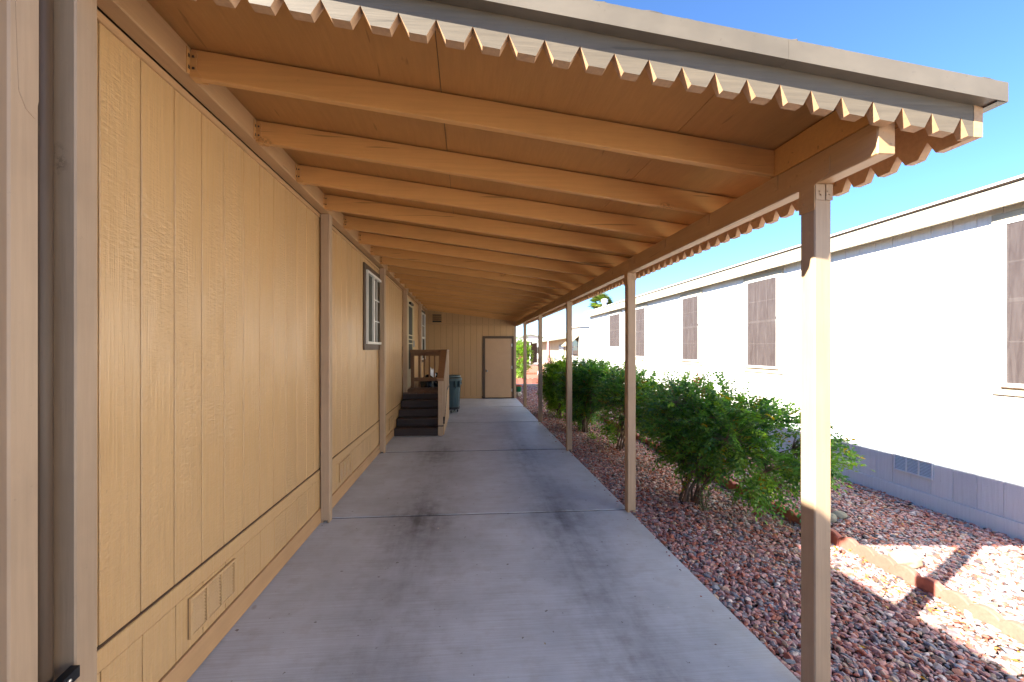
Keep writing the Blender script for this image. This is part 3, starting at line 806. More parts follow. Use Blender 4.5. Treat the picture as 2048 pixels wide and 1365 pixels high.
# posts
PS = 0.084
def post(x0, y0, z1, base=True):
    p = box("post", x0, x0 + PS, y0, y0 + PS, 0.022, z1 - 0.001, M['trim_z'], port, 0.005)
    h = MB(); zz = 0.001
    h.box(x0 + 0.002, x0 + 0.022, y0 + 0.002, y0 + PS - 0.002, zz, 0.0215); h.box(x0 + PS - 0.022, x0 + PS - 0.002, y0 + 0.002, y0 + PS - 0.002, zz, 0.0215)
    h.build("post_foot", M['trim_z'], p)
    return p
RP = [1.776, 3.993, 6.49, 9.11, 11.56]
for i, yy in enumerate(RP):
    p = post(XB0 + 0.0, yy, 2.436)
    pl = MB()
    pl.prism([(yy - 0.08, 2.452), (yy - 0.002, 2.430), (yy - 0.002, 2.315), (yy + PS + 0.002, 2.315), (yy + PS + 0.002, 2.43), (yy + PS + 0.075, 2.452), (yy + PS + 0.075, 2.535), (yy - 0.08, 2.535)], 'x', XB0 - 0.0045, XB0 - 0.0004)
    for (a, b) in ((-.06, 2.47), (-.06, 2.515), (.02, 2.50), (.06, 2.47), (.10, 2.515), (.14, 2.48), (.02, 2.38), (.06, 2.36), (.03, 2.33), (.065, 2.41)):
        pl.box(XB0 - 0.0075, XB0 - 0.0045, yy + a - 0.004, yy + a + 0.004, b - 0.004, b + 0.004)
    pl.build("strap_plate", M['trim_y'], p)
    pf = MB()
    pf.box(XB0 + 0.001, XB0 + 0.048, yy - 0.004, yy - 0.0004, 2.36, 2.434); pf.box(XB0 + 0.052, XB0 + PS + 0.001, yy - 0.006, yy - 0.0004, 2.36, 2.434)
    for (a, b) in ((.02, 2.40), (.025, 2.385), (.06, 2.40), (.07, 2.385)):
        pf.box(XB0 + a - 0.003, XB0 + a + 0.003, yy - 0.009, yy - 0.004, b - 0.003, b + 0.003)
    pf.build("post_cap_plate", M['trim_z'], p)
for yy in (1.469, 3.988, 6.596, 8.99, 11.80):
    post(XL0 + 0.002, yy, 2.956)
# neighbouring front post with its drain pipe, strap and black bracket
fp = box("post", XL0 + 0.002, XL0 + 0.002 + PS, 1.270, 1.270 + PS, 0.022, 2.955, M['trim_z'], port, 0.005)
st = MB(); st.prism([(1.277, 2.955), (1.295, 2.42), (1.315, 2.375), (1.340, 2.36), (1.350, 2.42), (1.350, 2.955)], 'x', XL1 + 0.0006, XL1 + 0.003)
st.build("strap_plate", M['trim_z'], fp)
bk = MB(); bk.box(XL1 - 0.12, XL1 - 0.0, 1.356, 1.466, 0.58, 0.62)
pp = MB(); pp.tube([(XL1 - 0.05, 1.411, 0.0), (XL1 - 0.05, 1.411, 3.0)], [0.028, 0.028], 14)
po = pp.build("drain_pipe", M['brown'], port); smooth_by_angle(po)
ab = MB()
ab.prism([(1.290, 0.555), (1.452, 0.575), (1.452, 0.612), (1.290, 0.590)], 'x', XL1 + 0.002, XL1 + 0.030)
ao = ab.build("bracket_arm", M['black'], port)
sc_ = MB(); sc_.lathe([(0.006, 0), (0.006, 0.004), (0.002, 0.006)], (0, 0, 0), 10)
so_ = sc_.build("screw", M['steel'], ao, origin=(0, 0, 0)); so_.location = Vector((XL1 + 0.030, 1.415, 0.588)) - WL[ao.name]; so_.rotation_euler = (0, math.radians(90), 0)

# ================================================================== ENTRY STEPS
sx0, sx1 = -1.386, -0.556
SY = 7.845
steps = empty("entry_steps", (-0.95, 8.9, 0), "dark brown wooden entry steps and landing with tan side railing", "steps")
RISE, RUN = 0.144, 0.272
for k in range(1, 5):
    y0 = SY + RUN * (k - 1); z1 = RISE * k
    box("riser", sx0, sx1, y0 + 0.012, y0 + 0.03, z1 - RISE + (0.0 if k == 1 else 0.001) + 0.001, z1 - 0.036, M['step'], steps, 0.002)
    box("tread", sx0, sx1, y0, y0 + RUN + 0.02, z1 - 0.035, z1, M['step'], steps, 0.004)
yd = SY + RUN * 4; zd = RISE * 5
box("riser", sx0, sx1, yd + 0.012, yd + 0.03, zd - RISE + 0.001, zd - 0.036, M['step'], steps, 0.002)
dyE = 10.12
bx = sx0
while bx < -0.50:
    box("deck_board", bx + 0.004, min(bx + 0.146, -0.445) - 0.004, yd - 0.005, dyE, zd - 0.034, zd, M['deck'], steps, 0.004); bx += 0.146
box("deck_frame", sx0, -0.49, yd + 0.035, dyE - 0.01, 0.02, zd - 0.036, M['step'], steps, 0)
# tan panelled side under the railing, with a dark cap following the slope
mb = MB()
mb.prism([(SY + 0.055, 0.004), (dyE, 0.004), (dyE, zd + 0.04), (yd + 0.05, zd + 0.04), (SY + 0.055, 0.215)], 'x', -0.470, -0.442)
mb.build("skirt_panel", M['siding_far'], steps)
mb = MB()
mb.prism([(SY + 0.05, 0.216), (yd + 0.05, zd + 0.041), (dyE, zd + 0.041), (dyE, zd + 0.078), (yd + 0.04, zd + 0.078), (SY + 0.05, 0.256)], 'x', -0.480, -0.430)
mb.build("panel_cap", M['step'], steps)
nx0, nx1 = -0.552, -0.462
box("newel_post", nx0, nx1, SY - 0.04, SY + 0.048, 0.004, 1.05, M['trim_z'], steps, 0.004)
box("newel_collar", nx0 - 0.012, nx1 + 0.012, SY - 0.052, SY + 0.049, 0.185, 0.205, M['step'], steps, 0.002)
box("newel_post", nx0, nx1, yd + 0.02, yd + 0.108, zd + 0.0005, 1.60, M['rail'], steps, 0.004)
box("newel_post", nx0, nx1, dyE - 0.09, dyE - 0.002, zd + 0.0005, 1.575, M['rail'], steps, 0.004)
box("newel_post", sx0 + 0.01, sx0 + 0.095, dyE - 0.09, dyE - 0.002, zd + 0.0005, 1.575, M['rail'], steps, 0.004)
# rails
mb = MB(); sl = (1.655 - 1.06) / (yd + 0.1 - SY + 0.04)
mb.prism([(SY - 0.055, 1.052), (yd + 0.11, 1.602), (yd + 0.11, 1.655), (SY - 0.055, 1.105)], 'x', nx0 - 0.02, nx1 + 0.02)
mb.build("hand_rail", M['rail'], steps)
mb = MB(); mb.prism([(SY + 0.049, 0.985), (yd + 0.019, 1.50), (yd + 0.019, 1.588), (SY + 0.049, 1.073)], 'x', nx1 - 0.045, nx1 - 0.007)
mb.build("sloped_rail", M['trim_y'], steps)
box("hand_rail", nx0 - 0.02, nx1 + 0.02, yd + 0.111, dyE + 0.01, 1.603, 1.655, M['rail'], steps, 0.004)
box("hand_rail", sx0, nx0 - 0.021, dyE - 0.105, dyE + 0.01, 1.576, 1.650, M['rail'], steps, 0.004)
box("rail", sx0 + 0.096, nx0 - 0.001, dyE - 0.065, dyE - 0.028, 1.50, 1.5755, M['rail'], steps, 0.003)
box("rail", sx0 + 0.096, nx0 - 0.001, dyE - 0.065, dyE - 0.028, 0.875, 0.965, M['rail'], steps, 0.003)
for k in range(5):
    xx = sx0 + 0.20 + k * 0.1235
    box("baluster", xx, xx + 0.036, dyE - 0.064, dyE - 0.029, 0.9655, 1.4995, M['rail'], steps, 0.002)
for k in range(8):
    yy = SY + 0.16 + k * 0.118
    f = (yy + 0.017 - SY) / (yd + 0.1 - SY)
    box("baluster", nx1 - 0.006, nx1 + 0.028, yy, yy + 0.034, 0.26 + f * 0.52, 1.05 + f * 0.52, M['trim_z'], steps, 0.002)
for k in range(7):
    yy = yd + 0.19 + k * 0.118
    box("baluster", nx1 - 0.006, nx1 + 0.028, yy, yy + 0.034, zd + 0.0785, 1.602, M['trim_z'], steps, 0.002)

# ================================================================== BINS AND BAGS
def bin_(name, label, cx, cy, rz_):
    t = empty(name, (cx, cy, 0), label, "trash can", "round trash cans behind the steps", local=True, rz=rz_)
    b = MB()
    prof = [(0.205, 0.13), (0.212, 0.14), (0.262, 0.82), (0.268, 0.84), (0.29, 0.845), (0.292, 0.90), (0.284, 0.905), (0.278, 0.90), (0.255, 0.82), (0.20, 0.16)]
    b.lathe(prof, (0, 0, 0), 36)
    o = b.build("body", M['bin'], t, origin=(0, 0, 0.13)); smooth_by_angle(o, 35)
    for k in range(10):
        a = 2 * math.pi * k / 10
        r_ = MB(); ca, sa = math.cos(a), math.sin(a)
        def q(rr, w, z): return (ca * rr - sa * w, sa * rr + ca * w, z)
        r_.add([q(0.205, -.012, .15), q(0.222, -.012, .15), q(0.222, .012, .15), q(0.205, .012, .15), q(0.25, -.012, .80), q(0.267, -.012, .80), q(0.267, .012, .80), q(0.25, .012, .80)], BF)
        r_.build("rib", M['bin'], t)
    for a in (-0.95, -0.95 + math.pi):
        ca, sa = math.cos(a), math.sin(a)
        def q(rr, w, z): return (ca * rr - sa * w, sa * rr + ca * w, z)
        h = MB()
        for w in (-0.085, 0.075):
            h.add([q(.25, w, .70), q(.33, w * 0.8, .66), q(.33, w * 0.8 + .01, .66), q(.25, w + .01, .70), q(.26, w, .84), q(.31, w * .8, .84), q(.31, w * .8 + .01, .84), q(.26, w + .01, .84)], BF)
        h.add([q(.31, -.07, .645), q(.335, -.07, .645), q(.335, .07, .645), q(.31, .07, .645), q(.31, -.07, .67), q(.335, -.07, .67), q(.335, .07, .67), q(.31, .07, .67)], BF)
        h.build("handle", M['bin'], t)
    l = MB(); l.lathe([(0.235, 0.880), (0.25, 0.885), (0.12, 0.872), (0.001, 0.87)], (0, 0, 0), 28)
    lo = l.build("inner_bag", M['bagb'], t); smooth_by_angle(lo)
    d = MB(); d.lathe([(0.22, 0.085), (0.235, 0.09), (0.235, 0.145), (0.228, 0.15), (0.222, 0.145), (0.215, 0.128), (0.001, 0.128)], (0, 0, 0), 28)
    do = d.build("dolly", M['black'], t); smooth_by_angle(do)
    for k in range(5):
        a = 2 * math.pi * k / 5 - 1.5
        c = MB(); x_, y_ = 0.185 * math.cos(a), 0.185 * math.sin(a)
        c.tube([(x_ - 0.014, y_, 0.036), (x_ + 0.014, y_, 0.036)], [0.036, 0.036], 14)
        c.box(x_ - 0.02, x_ - 0.016, y_ - 0.012, y_ + 0.012, 0.03, 0.086); c.box(x_ + 0.016, x_ + 0.02, y_ - 0.012, y_ + 0.012, 0.03, 0.086)
        c.build("caster", M['black'], t)
bin_("trash_can", "blue-grey plastic trash can on a wheeled dolly, the one nearer the steps", -0.425, 10.80, 0.0)
bin_("trash_can", "blue-grey plastic trash can standing behind the first, nearer the storage door", -0.475, 11.85, 0.5)

def lump(name, label, cat, c, r, mat, seed, group=None, parent=None, rough=0.28):
    v, f = ico(4)
    R = np.random.default_rng(seed)
    off = np.zeros(len(v))
    for k in range(26):
        d = R.standard_normal(3); d /= np.linalg.norm(d)
        off += R.uniform(-1, 1) * np.sin(v @ d * R.uniform(3, 11) + R.uniform(0, 6)) * rough / 6
    v = v * (1 + off)[:, None] * np.array(r)
    v[:, 2] -= v[:, 2].min()
    me = mesh(name, v, [tuple(x) for x in f], mat, smooth=True)
    o = link(name, me, parent, c)
    if label: tag(o, label, cat, group)
    return o
lump("garbage_bag", "black garbage bag standing behind the landing nearest the house wall", "garbage bag", (-1.02, 10.75, 0), (0.22, 0.22, 0.44), M['bagb'], 3, "bags behind the landing")
lump("garbage_bag", "black garbage bag standing behind the landing beside the trash can", "garbage bag", (-0.80, 11.32, 0), (0.24, 0.22, 0.45), M['bagb'], 5, "bags behind the landing")
lump("plastic_bag", "pale crumpled plastic bag showing above the landing rail", "plastic bag", (-0.97, 11.2, 0.0), (0.13, 0.12, 0.53), M['bagw'], 8, "bags behind the landing", rough=0.5)

# ================================================================== NEIGHBOUR'S WHITE HOUSE
XN = 4.88
NY0, NY1 = -7.0, ydep(16.07, XN)
neigh = empty("white_house", (XN, 8.0, 0), "white manufactured home with sun-screened windows facing the carport", "house")
nwall = box("wall", XN + 0.013, XN + 7.5, NY0, NY1 - 0.005, ZG - 0.03, 3.10, M['nskirt'], neigh, 0)
ZNB = 0.565
ny_ = []
y = 2.35 
while y < NY1 - 0.02:
    y1 = min(y + 0.1935, NY1); ny_.append((y, y1)); y = y1
for (a, b) in ny_:
    box("siding_plank", XN, XN + 0.0125, a + 0.002, b - 0.002, ZNB, 2.96, M['nwhite'], nwall, 0.002)
box("siding_plank", XN, XN + 0.0125, NY0, 2.346, ZNB, 2.96, M['nwhite'], nwall, 0.002)
nsk = box("skirting", XN + 0.010, XN + 0.0128, NY0, NY1, ZG - 0.03, ZNB - 0.006, M['nskirt'], neigh, 0)
for (a, b) in ny_:
    box("skirting_panel", XN + 0.002, XN + 0.0098, a + 0.0025, b - 0.0025, 0.128, ZNB - 0.008, M['nskirt'], nsk, 0.002)
box("skirting_panel", XN + 0.002, XN + 0.0098, NY0, 2.346, 0.128, ZNB - 0.008, M['nskirt'], nsk, 0.002)
box("base_board", XN - 0.010, XN + 0.0095, NY0, NY1, ZG - 0.03, 0.125, M['nskirt'], neigh, 0.003)
box("corner_board", XN - 0.012, XN + 0.08, NY1 - 0.001, NY1 + 0.015, ZG, 2.96, M['nwhite'], neigh)
XF = 4.744
box("fascia_board", XF, XF + 0.03, NY0 - 0.2, NY1 + 0.28, 2.929, 3.115, M['ncream'], neigh, 0.003)
box("soffit", XF + 0.031, XN + 0.02, NY0 - 0.2, NY1 + 0.28, 2.962, 2.978, M['ncream'], neigh, 0)
box("roof_edge_strip", XF - 0.016, XF + 0.05, NY0 - 0.2, NY1 + 0.30, 3.1165, 3.128, M['brown'], neigh, 0.002)
mb = MB(); mb.prism([(XF - 0.026, 3.129), (XF - 0.026, 3.150), (8.6, 3.82), (12.4, 3.15), (12.4, 3.129)], 'y', NY0 - 0.25, NY1 + 0.33)
mb.build("roof", M['white'], neigh)
mb = MB(); mb.prism([(XN + 0.02, 2.98), (XN + 0.02, 3.12), (8.6, 3.80), (12.3, 3.12), (12.3, 2.98)], 'y', NY1 - 0.02, NY1 + 0.002)
mb.build("gable", M['nwhite'], neigh)

def screen_window(parent, X, d0, d1, z0, z1, tw=0.075):
    """window of the white house: d0..d1 are depths of the screen, z0..z1 its height"""
    y0, y1 = ydep(d0, X), ydep(d1, X)
    t = empty("window", (X, (y0 + y1) / 2, z0)); t.parent = parent; t.location = Vector((X, (y0 + y1) / 2, z0)) - WL[parent.name]
    a, b, c, d = y0 - 0.035, y1 + 0.035, z0 - 0.035, z1 + 0.035
    fr = MB()
    for q in ((a - tw, b + tw, c - tw, c), (a - tw, b + tw, d, d + tw), (a - tw, a, c, d), (b, b + tw, c, d)):
        fr.box(X - 0.022, X - 0.0005, *q)
    fr.build("casing", M['ncream'], t)
    wf = MB()
    for q in ((a, b, c, z0), (a, b, z1, d), (a, y0, z0, z1), (y1, b, z0, z1)):
        wf.box(X - 0.034, X - 0.001, *q)
    wf.build("frame", M['vinyl'], t)
    box("pane", X - 0.006, X - 0.001, y0, y1, z0, z1, M['glass2'], t, 0)
    zm = z0 + 0.52 * (z1 - z0)
    box("meeting_rail", X - 0.020, X - 0.0065, y0, y1, zm - 0.018, zm + 0.018, M['vinyl'], t, 0.002)
    for f in (0.36, 0.68):
        yy = y0 + f * (y1 - y0)
        box("muntin", X - 0.0145, X - 0.0065, yy - 0.007, yy + 0.007, zm + 0.018, z1, M['vinyl'], t, 0.001)
        box("muntin", X - 0.0145, X - 0.0065, yy - 0.007, yy + 0.007, z0, zm - 0.018, M['vinyl'], t, 0.001)
    for zz in (z0 + 0.76 * (z1 - z0), z0 + 0.26 * (z1 - z0)):
        box("muntin", X - 0.0155, X - 0.0060, y0, y1, zz - 0.007, zz + 0.007, M['vinyl'], t, 0.001)
    box("sun_screen", X - 0.028, X - 0.0255, y0 - 0.002, y1 + 0.002, z0, z1, M['sunscreen'], t, 0)
    box("screen_clip", X - 0.040, X - 0.0345, y0 - 0.02, y0 - 0.008, zm + 0.02, zm + 0.05, M['black'], t, 0)
    box("sill_gap", X - 0.036, X - 0.0225, a, b, c - 0.012, c - 0.001, M['brown'], t, 0)
for d0, d1, z0, z1 in ((3.02, 3.655, 1.355, 2.79), (6.375, 7.03, 1.385, 2.80), (8.53, 9.15, 1.436, 2.79), (11.10, 11.68, 1.465, 2.80), (12.92, 13.83, 1.75, 2.80)):
    screen_window(neigh, XN, d0, d1, z0, z1)
skirt_vent(neigh, XN + 0.0018, -1, ydep(4.25, XN), ydep(4.64, XN), 0.285, 0.468, M['nskirt'], M['joint'])
# things on its roof
vp = MB(); vp.lathe([(0.09, 0.0), (0.09, 0.36), (0.14, 0.37), (0.14, 0.50), (0.02, 0.55)], (5.9, 17.0 + 0.0, 3.30), 14)
o = vp.build("roof_vent_pipe", M['white'], neigh); smooth_by_angle(o)
for (yy, xx) in ((14.6, 6.2), (12.4, 6.2)):
    mb = MB(); zz = 3.36
    mb.add([(xx, yy, zz), (xx, yy + 0.9, zz), (xx + 0.5, yy + 0.9, zz + 0.1), (xx + 0.5, yy, zz + 0.1), (xx, yy, zz + 0.20), (xx, yy + 0.9, zz + 0.20), (xx + 0.5, yy + 0.9, zz + 0.3), (xx + 0.5, yy, zz + 0.3)], [f[::-1] for f in BF])
    mb.build("roof_vent_box", M['solar'], neigh)

# ================================================================== EDGING, ROCKS
XG = 3.195
edge = empty("garden_edging", (XG, 7.0, ZG), "row of scalloped terracotta concrete edging blocks through the gravel", "edging")
bm_cache = []
for v_ in range(4):
    mb = MB(); L = 0.598; n_s = 4; pts = []
    base = [(0, -0.03)]
    prof = []
    for s_ in range(n_s):
        for q in range(7 if s_ == n_s - 1 else 6):
            t_ = q / 6
            prof.append((L * (s_ + t_) / n_s, 0.082 + 0.032 * math.sin(math.pi * t_) ** 0.7 + random.uniform(-.001, .001)))
    th = 0.052
    n_ = len(prof)
    vs = [(0, y_, -0.03) for y_, z_ in prof] + [(0.0, y_, z_ - 0.008) for y_, z_ in prof] + [(0.008, y_, z_) for y_, z_ in prof] + [(th - 0.008, y_, z_) for y_, z_ in prof] + [(th, y_, z_ - 0.008) for y_, z_ in prof] + [(th, y_, -0.03) for y_, z_ in prof]
    fs = []
    for r_ in range(5):
        for i in range(n_ - 1):
            fs.append((r_ * n_ + i, r_ * n_ + i + 1, (r_ + 1) * n_ + i + 1, (r_ + 1) * n_ + i))
    fs += [tuple(r_ * n_ for r_ in range(6)), tuple(r_ * n_ + n_ - 1 for r_ in range(5, -1, -1))]
    me = mesh("edging_block", [(a - th / 2, b - L / 2, c) for a, b, c in vs], fs, M['edging'])
    bm = bmesh.new(); bm.from_mesh(me); bmesh.ops.recalc_face_normals(bm, faces=bm.faces[:]); bm.to_mesh(me); bm.free()
    bm_cache.append(me)
y = -1.0; i = 0
while y < 17.0:
    o = link("edging_block", bm_cache[i % 4], edge, (XG + random.uniform(-.008, .008), y + 0.3, ZG + random.uniform(-.008, .004)))
    o.rotation_euler = (random.uniform(-.01, .01), random.uniform(-.05, .05), random.uniform(-.02, .02))
    y += 0.604; i += 1
rx, ry_ = on_ground(1811, 1122)
lump("boulder", "smooth tan boulder lying in sun beside the terracotta edging", "rock", (rx, ry_, ZG - 0.01), (0.105, 0.085, 0.060), M['rock'], 21, "loose stones on the gravel", rough=0.14)
rx, ry_ = on_ground(1679, 1031)
lump("cobble", "grey-green oval cobble in shade, right one of the pair behind the front post", "rock", (rx, ry_, ZG), (0.072, 0.05, 0.038), M['rockg'], 22, "loose stones on the gravel", rough=0.1)
rx, ry_ = on_ground(1660, 1040)
lump("cobble", "pale grey cobble half hidden behind the front carport post", "rock", (rx, ry_, ZG), (0.06, 0.05, 0.05), M['rockg'], 23, "loose stones on the gravel", rough=0.1)

# ================================================================== FOLIAGE
def leaf_mesh(name, P, T, Nn, L, W, colors, mat, cols_per=1):
    """one folded four-cornered leaf per row"""
    N = len(P)
    side = np.cross(T, Nn); side /= np.linalg.norm(side, axis=1, keepdims=True) + 1e-9
    up = np.cross(side, T)
    L = L[:, None]; W = W[:, None]
    v0 = P; v2 = P + T * L - up * L * 0.12
    v1 = P + T * L * 0.45 + side * W * 0.5 + up * W * 0.12; v3 = P + T * L * 0.45 - side * W * 0.5 + up * W * 0.12
    V = np.stack([v0, v1, v2, v3], 1).reshape(-1, 3)
    me = bpy.data.meshes.new(name)
    me.vertices.add(4 * N); me.vertices.foreach_set("co", V.reshape(-1))
    F = np.arange(4 * N, dtype=np.int32)
    idx = (np.arange(N) * 4)[:, None] + np.array([[0, 1, 2, 0, 2, 3]])
    me.loops.add(6 * N); me.loops.foreach_set("vertex_index", idx.reshape(-1).astype(np.int32))
    me.polygons.add(2 * N); me.polygons.foreach_set("loop_start", (np.arange(2 * N) * 3).astype(np.int32))
    me.materials.append(mat)
    me.update(); me.validate()
    at = me.attributes.new("lcol", 'FLOAT_COLOR', 'POINT')
    cc = np.ones((N, 4, 4)); cc[:, :, :3] = colors[:, None, :]
    at.data.foreach_set("color", cc.reshape(-1))
    return me
def unit(a): return a / (np.linalg.norm(a, axis=-1, keepdims=True) + 1e-9)
def fbm_keep(P, R, f=4.0):
    s = np.zeros(len(P))
    for k in range(7):
        d = R.standard_normal(3) * f
        s += np.sin(P @ d + R.uniform(0, 6.28))
    return s
def shrub(name, label, base, blobs, n_spray, pal, pw, seed, nst=6, leaf=(0.030, 0.016), per=9, group="shrubs along the gravel bed", cat="shrub", clip=None, stray=12, stem_r=0.014, droop=0.35, gap=-1.6):
    R = np.random.default_rng(seed)
    t = empty(name, (base[0], base[1], ZG), label, cat, group)
    pts = []
    tot = sum(b[1][0] * b[1][1] * b[1][2] for b in blobs)
    for (c, r) in blobs:
        k = int(n_spray * r[0] * r[1] * r[2] / tot)
        d = unit(R.standard_normal((k, 3)))
        rad = R.uniform(0.12, 1.0, k) ** 0.5
        rad *= 1 + 0.10 * R.standard_normal(k)
        pts.append(np.array(c) + d * rad[:, None] * np.array(r))
    tips = np.concatenate(pts)
    if clip: tips = tips[tips[:, 2] < clip + 0.03 * R.standard_normal(len(tips))]
    tips = tips[tips[:, 2] > 0.03]
    tips = tips[fbm_keep(tips, R, 6.0) > gap]
    cen = np.mean([b[0] for b in blobs], axis=0)
    # main stems
    tops = tips[R.choice(len(tips), nst, replace=False)]
    nodes = []
    for k in range(nst):
        b0 = np.array(base) + np.array([R.uniform(-.09, .09), R.uniform(-.11, .11), 0]); b0[2] = ZG - 0.02
        top = tops[k] * 0.75 + cen * 0.25
        P_ = []
        for q in np.linspace(0, 1, 7):
            e_ = q ** 1.6
            p = np.array([b0[0] + (top[0] - b0[0]) * e_, b0[1] + (top[1] - b0[1]) * e_, b0[2] + (top[2] - b0[2]) * q]) + R.normal(0, 0.015, 3) * (q > 0)
            P_.append(p)
        mb = MB(); rr = stem_r * R.uniform(0.7, 1.4)
        mb.tube(P_, [rr * (1 - 0.75 * i / 6) for i in range(7)], 6)
        nodes += P_[2:]
        # side branches
        for q in range(7):
            s0 = P_[R.integers(2, 6)]
            tgt = tips[R.integers(len(tips))]
            if np.linalg.norm(tgt - s0) > 0.7: tgt = s0 + (tgt - s0) * 0.5
            mid = (s0 + tgt) / 2 + R.normal(0, 0.03, 3)
            mb.tube([s0, mid, tgt], [rr * 0.42, rr * 0.28, rr * 0.12], 4)
            nodes += [mid, tgt]
        o = mb.build("stem", M['bark'], t, fixn=False)
        for pl in o.data.polygons: pl.use_smooth = True
    nodes = np.array(nodes)
    # sprays: a twig with leaflets in pairs
    tw = MB()
    LP, LT, LN, LL, LW, LC = [], [], [], [], [], []
    sunny = np.array(cen)
    for i, p in enumerate(tips):
        nd = nodes[np.argmin(((nodes - p) ** 2).sum(1) + R.uniform(0, 0.01, len(nodes)))]
        d = p - nd; dl = np.linalg.norm(d)
        if dl < 1e-3: continue
        out = unit((p - cen)[None])[0]
        dirn = unit((unit(d[None])[0] * 0.5 + out * 0.5 + np.array([0, 0, 0.1]) + R.normal(0, 0.35, 3))[None])[0]
        Ls = R.uniform(0.09, 0.17)
        if i < stray: dirn = unit(np.array([[R.normal(0, .35), R.normal(0, .35), 1.0]]))[0]; Ls = 0.22; p = np.array([p[0], p[1], max(tips[:, 2]) - R.uniform(0, .12)])
        if i % 3 == 0 and dl < 0.5:
            tw.tube([nd, (nd + p) / 2 + R.normal(0, .01, 3), p], [0.003, 0.0022, 0.0014], 3, cap=False)
        side = unit(np.cross(dirn, np.array([R.normal(0, .3), R.normal(0, .3), 1.0]))[None])[0]
        nrm = np.cross(side, dirn)
        if nrm[2] < 0: nrm = -nrm
        c = pal[R.choice(len(pal), p=pw)] * R.uniform(0.75, 1.25)
        for q in range(per):
            f = (q // 2 + 0.6) / (per / 2)
            sgn = 1 if q % 2 else -1
            lp = p + dirn * Ls * f + np.array([0, 0, -droop * Ls * f * f])
            if q == per - 1: lt = dirn
            else: lt = unit((side * sgn + dirn * 0.55 + np.array([0, 0, -0.25]) + R.normal(0, .22, 3))[None])[0]
            LP.append(lp); LT.append(lt); LN.append(unit((nrm + R.normal(0, .35, 3))[None])[0])
            LL.append(leaf[0] * R.uniform(0.7, 1.35)); LW.append(leaf[1] * R.uniform(0.75, 1.3))
            LC.append(c * R.uniform(0.85, 1.15))
    if tw.v:
        tag(tw.build("twigs", M['bark'], t, fixn=False), kind="stuff")
    me = leaf_mesh("foliage", np.array(LP) - np.array(cen), np.array(LT), np.array(LN), np.array(LL), np.array(LW), np.clip(np.array(LC), 0, 1), M['leaf'])
    link("foliage", me, t, tuple(cen))
    return t
GREEN = np.array([[.085, .195, .042], [.120, .255, .050], [.060, .150, .045], [.185, .320, .055], [.26, .22, .03], [.26, .15, .06]])
GW = [.30, .30, .20, .17, .025, .005]
b1x, b1y = on_ground(1376, 1000)
shrub("leafy_shrub", "large leafy shrub with bare grey stems beside the second and front carport posts", (b1x, b1y, 0),
      [((2.55, 4.45, 0.88), (0.42, 0.60, 0.40)), ((2.75, 3.75, 0.80), (0.45, 0.55, 0.38)), ((2.92, 3.34, 0.74), (0.32, 0.30, 0.28)), ((2.95, 3.75, 0.42), (0.30, 0.42, 0.26)), ((2.55, 4.4, 0.55), (0.30, 0.5, 0.3))],
      3700, GREEN, GW, 11, nst=10, clip=1.27, stray=34, gap=-0.9, stem_r=0.017, leaf=(0.042, 0.024))
b2x, b2y = on_ground(1240, 895)
shrub("leafy_shrub", "leafy shrub behind the second carport post, yellowing lower leaves, middle of the row", (b2x, b2y, 0),
      [((2.62, 6.7, 0.90), (0.42, 0.55, 0.42)), ((2.75, 5.9, 0.86), (0.42, 0.55, 0.42)), ((2.85, 5.6, 0.55), (0.25, 0.35, 0.3)), ((2.55, 6.9, 0.45), (0.22, 0.3, 0.35))],
      2900, GREEN, [.27, .29, .18, .17, .08, .01], 12, nst=7, clip=1.31, stray=30, leaf=(0.045, 0.026), gap=-1.0)
b3x, b3y = on_ground(1172, 862)
shrub("leafy_shrub", "dense dark shrub with many thin upright stems beside the third carport post", (b3x, b3y, 0),
      [((2.50, 8.5, 0.90), (0.52, 0.62, 0.46)), ((2.75, 7.9, 0.95), (0.42, 0.45, 0.38)), ((2.40, 8.3, 0.5), (0.33, 0.4, 0.4))],
      3600, GREEN, GW, 13, nst=14, clip=1.40, stray=30, leaf=(0.050, 0.028), gap=-2.2)
LIME = np.array([[.15, .28, .03], [.19, .33, .035], [.10, .20, .025], [.24, .36, .06]])
b4x, b4y = on_ground(1120, 836)
shrub("clipped_shrub", "lime green clipped shrub at the far end of the row", (b4x + 0.05, b4y + 0.2, 0),
      [((2.33, 10.2, 0.80), (0.42, 0.50, 0.60)), ((2.3, 10.1, 0.4), (0.25, 0.3, 0.3))],
      3000, LIME, [.35, .3, .2, .15], 14, nst=8, clip=1.33, stray=4, leaf=(0.044, 0.028), gap=-2.6)
# shrub past the storage room
tx, ty = 2.72, 20.3
shrub("leafy_shrub", "tall pale green oleander past the storage room corner", (tx, ty, 0),
      [((2.75, 20.3, 1.35), (0.55, 0.6, 0.75)), ((2.55, 20.2, 0.6), (0.35, 0.4, 0.5))],
      1500, LIME, [.3, .25, .3, .15], 15, nst=7, leaf=(0.075, 0.026), per=8, stray=8, group="plants past the storage room")
